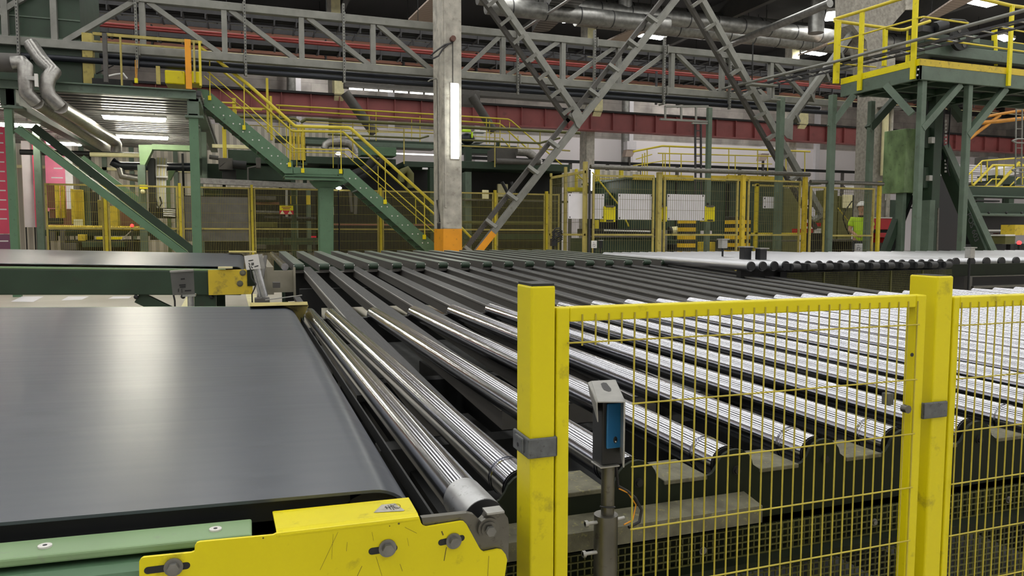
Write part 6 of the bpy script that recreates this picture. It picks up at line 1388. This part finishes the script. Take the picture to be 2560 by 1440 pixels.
cluster('shelf_stack', 'grey shelf stack and round pale tank at the foot of the pipe bundle', 'rack', [('shelf', m_dark, 2226, 425, 2260, 470, 17, .4), ('tank', m_stripside, 2246, 422, 2262, 472, 16.5, .4), ('shelf_board', m_whitep, 2226, 470, 2262, 473, 16.9, .5), ('green_frame', m_greend, 2226, 500, 2262, 545, 17, .4)], [], P(2240, 470, Y=17))

# ------------------------------------------------------------------ the worker
YWK = 13.9
def wp(px, py, dy=0.0): return P(px, py, Y=YWK + dy)
hp = wp(2151, 600); sh = wp(2151, 546); nk = wp(2151, 540); K = (sh.z - hp.z) / 54.0   # metres per pixel
wk = thing('person', 'person in white helmet and bright yellow shirt looking down behind the fence at right', 'person', (hp.x, YWK, 0))
cx = hp.x
def skin(name, mt, verts, edges, radii, par, root=0, sub=2):
    me = bpy.data.meshes.new(name); me.from_pydata([tuple(v) for v in verts], edges, []); o = bpy.data.objects.new(name, me); COL.objects.link(o); adopt(o, par)
    md = o.modifiers.new('skin', 'SKIN'); 
    for i, r in enumerate(radii):
        sv = me.skin_vertices[0].data[i]; sv.radius = (r, r) if not isinstance(r, tuple) else r; sv.use_root = (i == root)
    ss = o.modifiers.new('smooth', 'SUBSURF'); ss.levels = sub; ss.render_levels = sub; me.materials.append(mt); md.use_smooth_shade = True
    return o
zf_ = hp.z - .93     # platform the person stands on
B = lambda x, z, y=0.0: Vector((cx + x, YWK + y, zf_ + z))
MB().box(cx - .9, cx + .9, YWK - .5, YWK + .6, FZ, zf_ - .0).build('standing_platform', m_dark, None, raw=True)
for o in COL.objects:
    if o.name == 'standing_platform': tag(o, 'dark low platform the worker in the yellow shirt stands on', 'platform')
vs = [B(0, .96), B(0, 1.15), B(0, 1.36), B(0, 1.50), B(0, 1.60, -.01), B(0, 1.72, -.02),
      B(-.19, 1.41), B(-.25, 1.16, -.02), B(-.10, 1.02, -.24), B(.19, 1.41), B(.25, 1.16, -.02), B(.10, 1.02, -.24),
      B(-.10, .86), B(-.11, .48, -.01), B(-.11, .09, .02), B(-.12, .04, -.14), B(.10, .86), B(.11, .48, -.01), B(.11, .09, .02), B(.12, .04, -.14)]
es = [(0, 1), (1, 2), (2, 3), (3, 4), (4, 5), (2, 6), (6, 7), (7, 8), (2, 9), (9, 10), (10, 11), (0, 12), (12, 13), (13, 14), (14, 15), (0, 16), (16, 17), (17, 18), (18, 19)]
rd = [(.15, .10), (.14, .10), (.15, .11), .055, .06, .07, .06, .045, .030, .06, .045, .030, .08, .06, .045, .04, .08, .06, .045, .04]
body = skin('body', m_skin, vs, es, rd, wk)
# head
hc = B(0, 1.70, -.02)
MB().ball((hc.x, hc.y, hc.z), .105, 20, 16, .78, .95, 1.15).build('head', m_skin, wk)
fc = MB().ball((hc.x, hc.y - .10, hc.z - .015), .017, 8, 6, .8, 1.2, 1.4); fc.ball((hc.x - .083, hc.y, hc.z - .01), .022, 8, 6, .4, .8, 1.3).ball((hc.x + .083, hc.y, hc.z - .01), .022, 8, 6, .4, .8, 1.3); fc.build('nose_and_ears', m_skin, wk)
fc = MB()
for s in (-1, 1): fc.ball((hc.x + s * .034, hc.y - .088, hc.z + .022), .011, 8, 6, 1.3, .5, .7)
fc.build('eyes', m_hair, wk)
MB().ball((hc.x, hc.y - .088, hc.z - .055), .016, 8, 6, 1.6, .5, .35).build('mouth', M('lips', (.35, .12, .1), .5), wk)
MB().ball((hc.x, hc.y + .015, hc.z + .01), .106, 16, 10, .82, .95, 1.1, -.2).build('hair', m_hair, wk)
hl = MB().ball((hc.x, hc.y, hc.z + .045), .125, 24, 12, .88, 1.05, .88, 0.0); hl.tube((hc.x, hc.y - .02, hc.z + .04), (hc.x, hc.y - .02, hc.z + .052), .128, 24); hl.build('helmet', m_helmet, wk)
MB().tube((hc.x - .095, hc.y, hc.z + .03), (hc.x - .085, hc.y, hc.z - .04), .01, 6).tube((hc.x - .085, hc.y, hc.z - .04), (hc.x, hc.y - .05, hc.z - .12), .006, 6).build('chin_strap', m_hair, wk)
# shirt with short sleeves, collar
sv = [B(0, .84), B(0, 1.12), B(0, 1.37), B(0, 1.46), B(-.19, 1.42), B(-.245, 1.24, -.01), B(.19, 1.42), B(.245, 1.24, -.01)]
skin('shirt', m_hivis, sv, [(0, 1), (1, 2), (2, 3), (2, 4), (4, 5), (2, 6), (6, 7)], [(.18, .14), (.17, .13), (.175, .13), .075, .085, .075, .085, .075], wk)
MB().tube(B(0, 1.475, -.01), B(0, 1.515, -.01), .075, 16, False).build('collar', m_hair, wk)
skin('trousers', m_trouser, [B(0, .92), B(-.10, .84), B(-.11, .48, -.01), B(-.11, .12, .02), B(.10, .84), B(.11, .48, -.01), B(.11, .12, .02)], [(0, 1), (1, 2), (2, 3), (0, 4), (4, 5), (5, 6)], [(.15, .11), .09, .075, .065, .09, .075, .065], wk)
# hands: palm, four fingers, thumb
for s in (-1, 1):
    w0 = B(s * .10, 1.02, -.24); d = Vector((-s * .35, -.93, .0)).normalized(); side = Vector((s * .93, -.35, 0)).normalized()
    hv = [w0, w0 + d * .05]; he = [(0, 1)]; hr = [(.024, .03), (.022, .038)]
    for f in range(4):
        L_ = (.032, .036, .034, .026)[f]; b0 = w0 + d * .085 + side * (.027 - .018 * f)
        i0 = len(hv); hv += [b0, b0 + d * L_ * .7 - Vector((0, 0, .010)), b0 + d * L_ * .9 - Vector((0, 0, .034))]
        he += [(1, i0), (i0, i0 + 1), (i0 + 1, i0 + 2)]; hr += [.0095, .0085, .008]
    i0 = len(hv); hv += [w0 + d * .03 - side * s * .03 + Vector((0, 0, .01)), w0 + d * .065 - side * s * .042 + Vector((0, 0, .015))]; he += [(0, i0), (i0, i0 + 1)]; hr += [.011, .009]
    skin('hand', m_skin, hv, he, hr, wk, sub=1)
wk.rotation_euler.z = -0.62
def turned(x, y, z):
    c_, s_ = math.cos(-.62), math.sin(-.62); dx, dy = x - cx, y - YWK
    return (cx + dx * c_ - dy * s_, YWK + dx * s_ + dy * c_, z)
t = thing('paper_sheet', 'pale sheet held in the worker\'s hands', 'paper', turned(cx, YWK - .4, zf_ + 1.03)); MB().box(cx - .12, cx + .12, YWK - .46, YWK - .30, zf_ + 1.03, zf_ + 1.034).warp(turned).build('sheet', m_white, t)

# ------------------------------------------------------------------ small lit and bright things in the distance
t = thing('tube_lamp', 'short upright tube lamp glowing beside the corner post of the tall fence', 'lamp', P(1480, 450, Y=18)); a, b2 = P(1476, 420, Y=18), P(1484, 476, Y=18)
MB().box(a.x, b2.x, 18, 18.05, b2.z, a.z).build('diffuser', m_lampc, t, .01); MB().box(a.x, b2.x, 18.05, 18.1, 0, a.z).build('stand', m_dark, t)
for (px, py, Y, lab) in ((846, 384, 17.2, 'small round work lamp glowing behind the landing handrail'), (847, 470, 16.9, 'small round work lamp glowing under the stair landing')):
    q = P(px, py, Y=Y); t = thing('work_lamp', lab, 'lamp', q); MB().ball((q.x, q.y, q.z), .05, 12, 8, 1.3, 1, .7).build('lens', m_lampc, t)
    MB().tube((q.x, Y + .04, q.z), (q.x, Y + .04, 0), .015, 6).build('stem', m_dark, t)
for (x0, y0, x1, y1, lab) in ((1568, 353, 1591, 374, 'white cable box with slanted foot on the back wall above the cabin'), (1906, 366, 1925, 384, 'white cable box on the back wall left of the second green post')):
    t = thing('cable_box', lab, 'box', P(x0, y1, Y=34)); rb('box', m_white, t, x0, y0, x1, y1, 34, .4); MB().prism([(P(x, y, Y=34).x, P(x, y, Y=34).z) for (x, y) in ((x0, y1), (x1, y1), (x1 - 9, y1 + 17), (x0 - 4, y1 + 17))], 'xz', 34.05, 34.4).build('slanted_foot', m_panel, t)
    q = P((x0 + x1) / 2, y1, Y=34.2); MB().box(q.x - .05, q.x + .05, 34.4, 34.5, 0, q.z).build('mount', m_stripside, t)
t = thing('worker_stand_in', 'dark rounded cover with lime strips standing in for a bending worker on the walkway just right of the middle column', 'figure', P(1170, 345, Y=20.5)); q = P(1168, 347, Y=20.5); MB().ball((q.x, q.y, q.z), .22, 16, 10, 1.0, .7, .75).build('figure', m_pipe, t); rb('lime_strip', m_hivis, t, 1156, 323, 1178, 330, 20.3, .1, .02); rb('lime_strip', m_hivis, t, 1179, 330, 1183, 345, 20.3, .1, .02); rb('white_tray', m_whitep, t, 1188, 326, 1216, 331, 20.3, .3, .02); to_floor('stand', m_greend, t, 1160, 1180, 356, 20.5, .2)  # rough stand-in for a bending worker in hi-vis
# hanging tabs under the rollers near the yellow post
for (x, y, l_) in ((1.02, 2.6, 'pale hanging tab under the third roller'), (1.33, 2.75, 'pale hanging tab under the fourth roller')):
    t = thing('hanging_tab', l_, 'tab', (x, y, .8)); MB().box(x, x + .03, y, y + .004, .70, .88).box(x, x + .03, y, y + .05, .876, .88).build('tab', m_stripside, t, .001); MB().box(x + .01, x + .02, y - .01, y + .03, .62, .70).build('foot', m_dark, t)
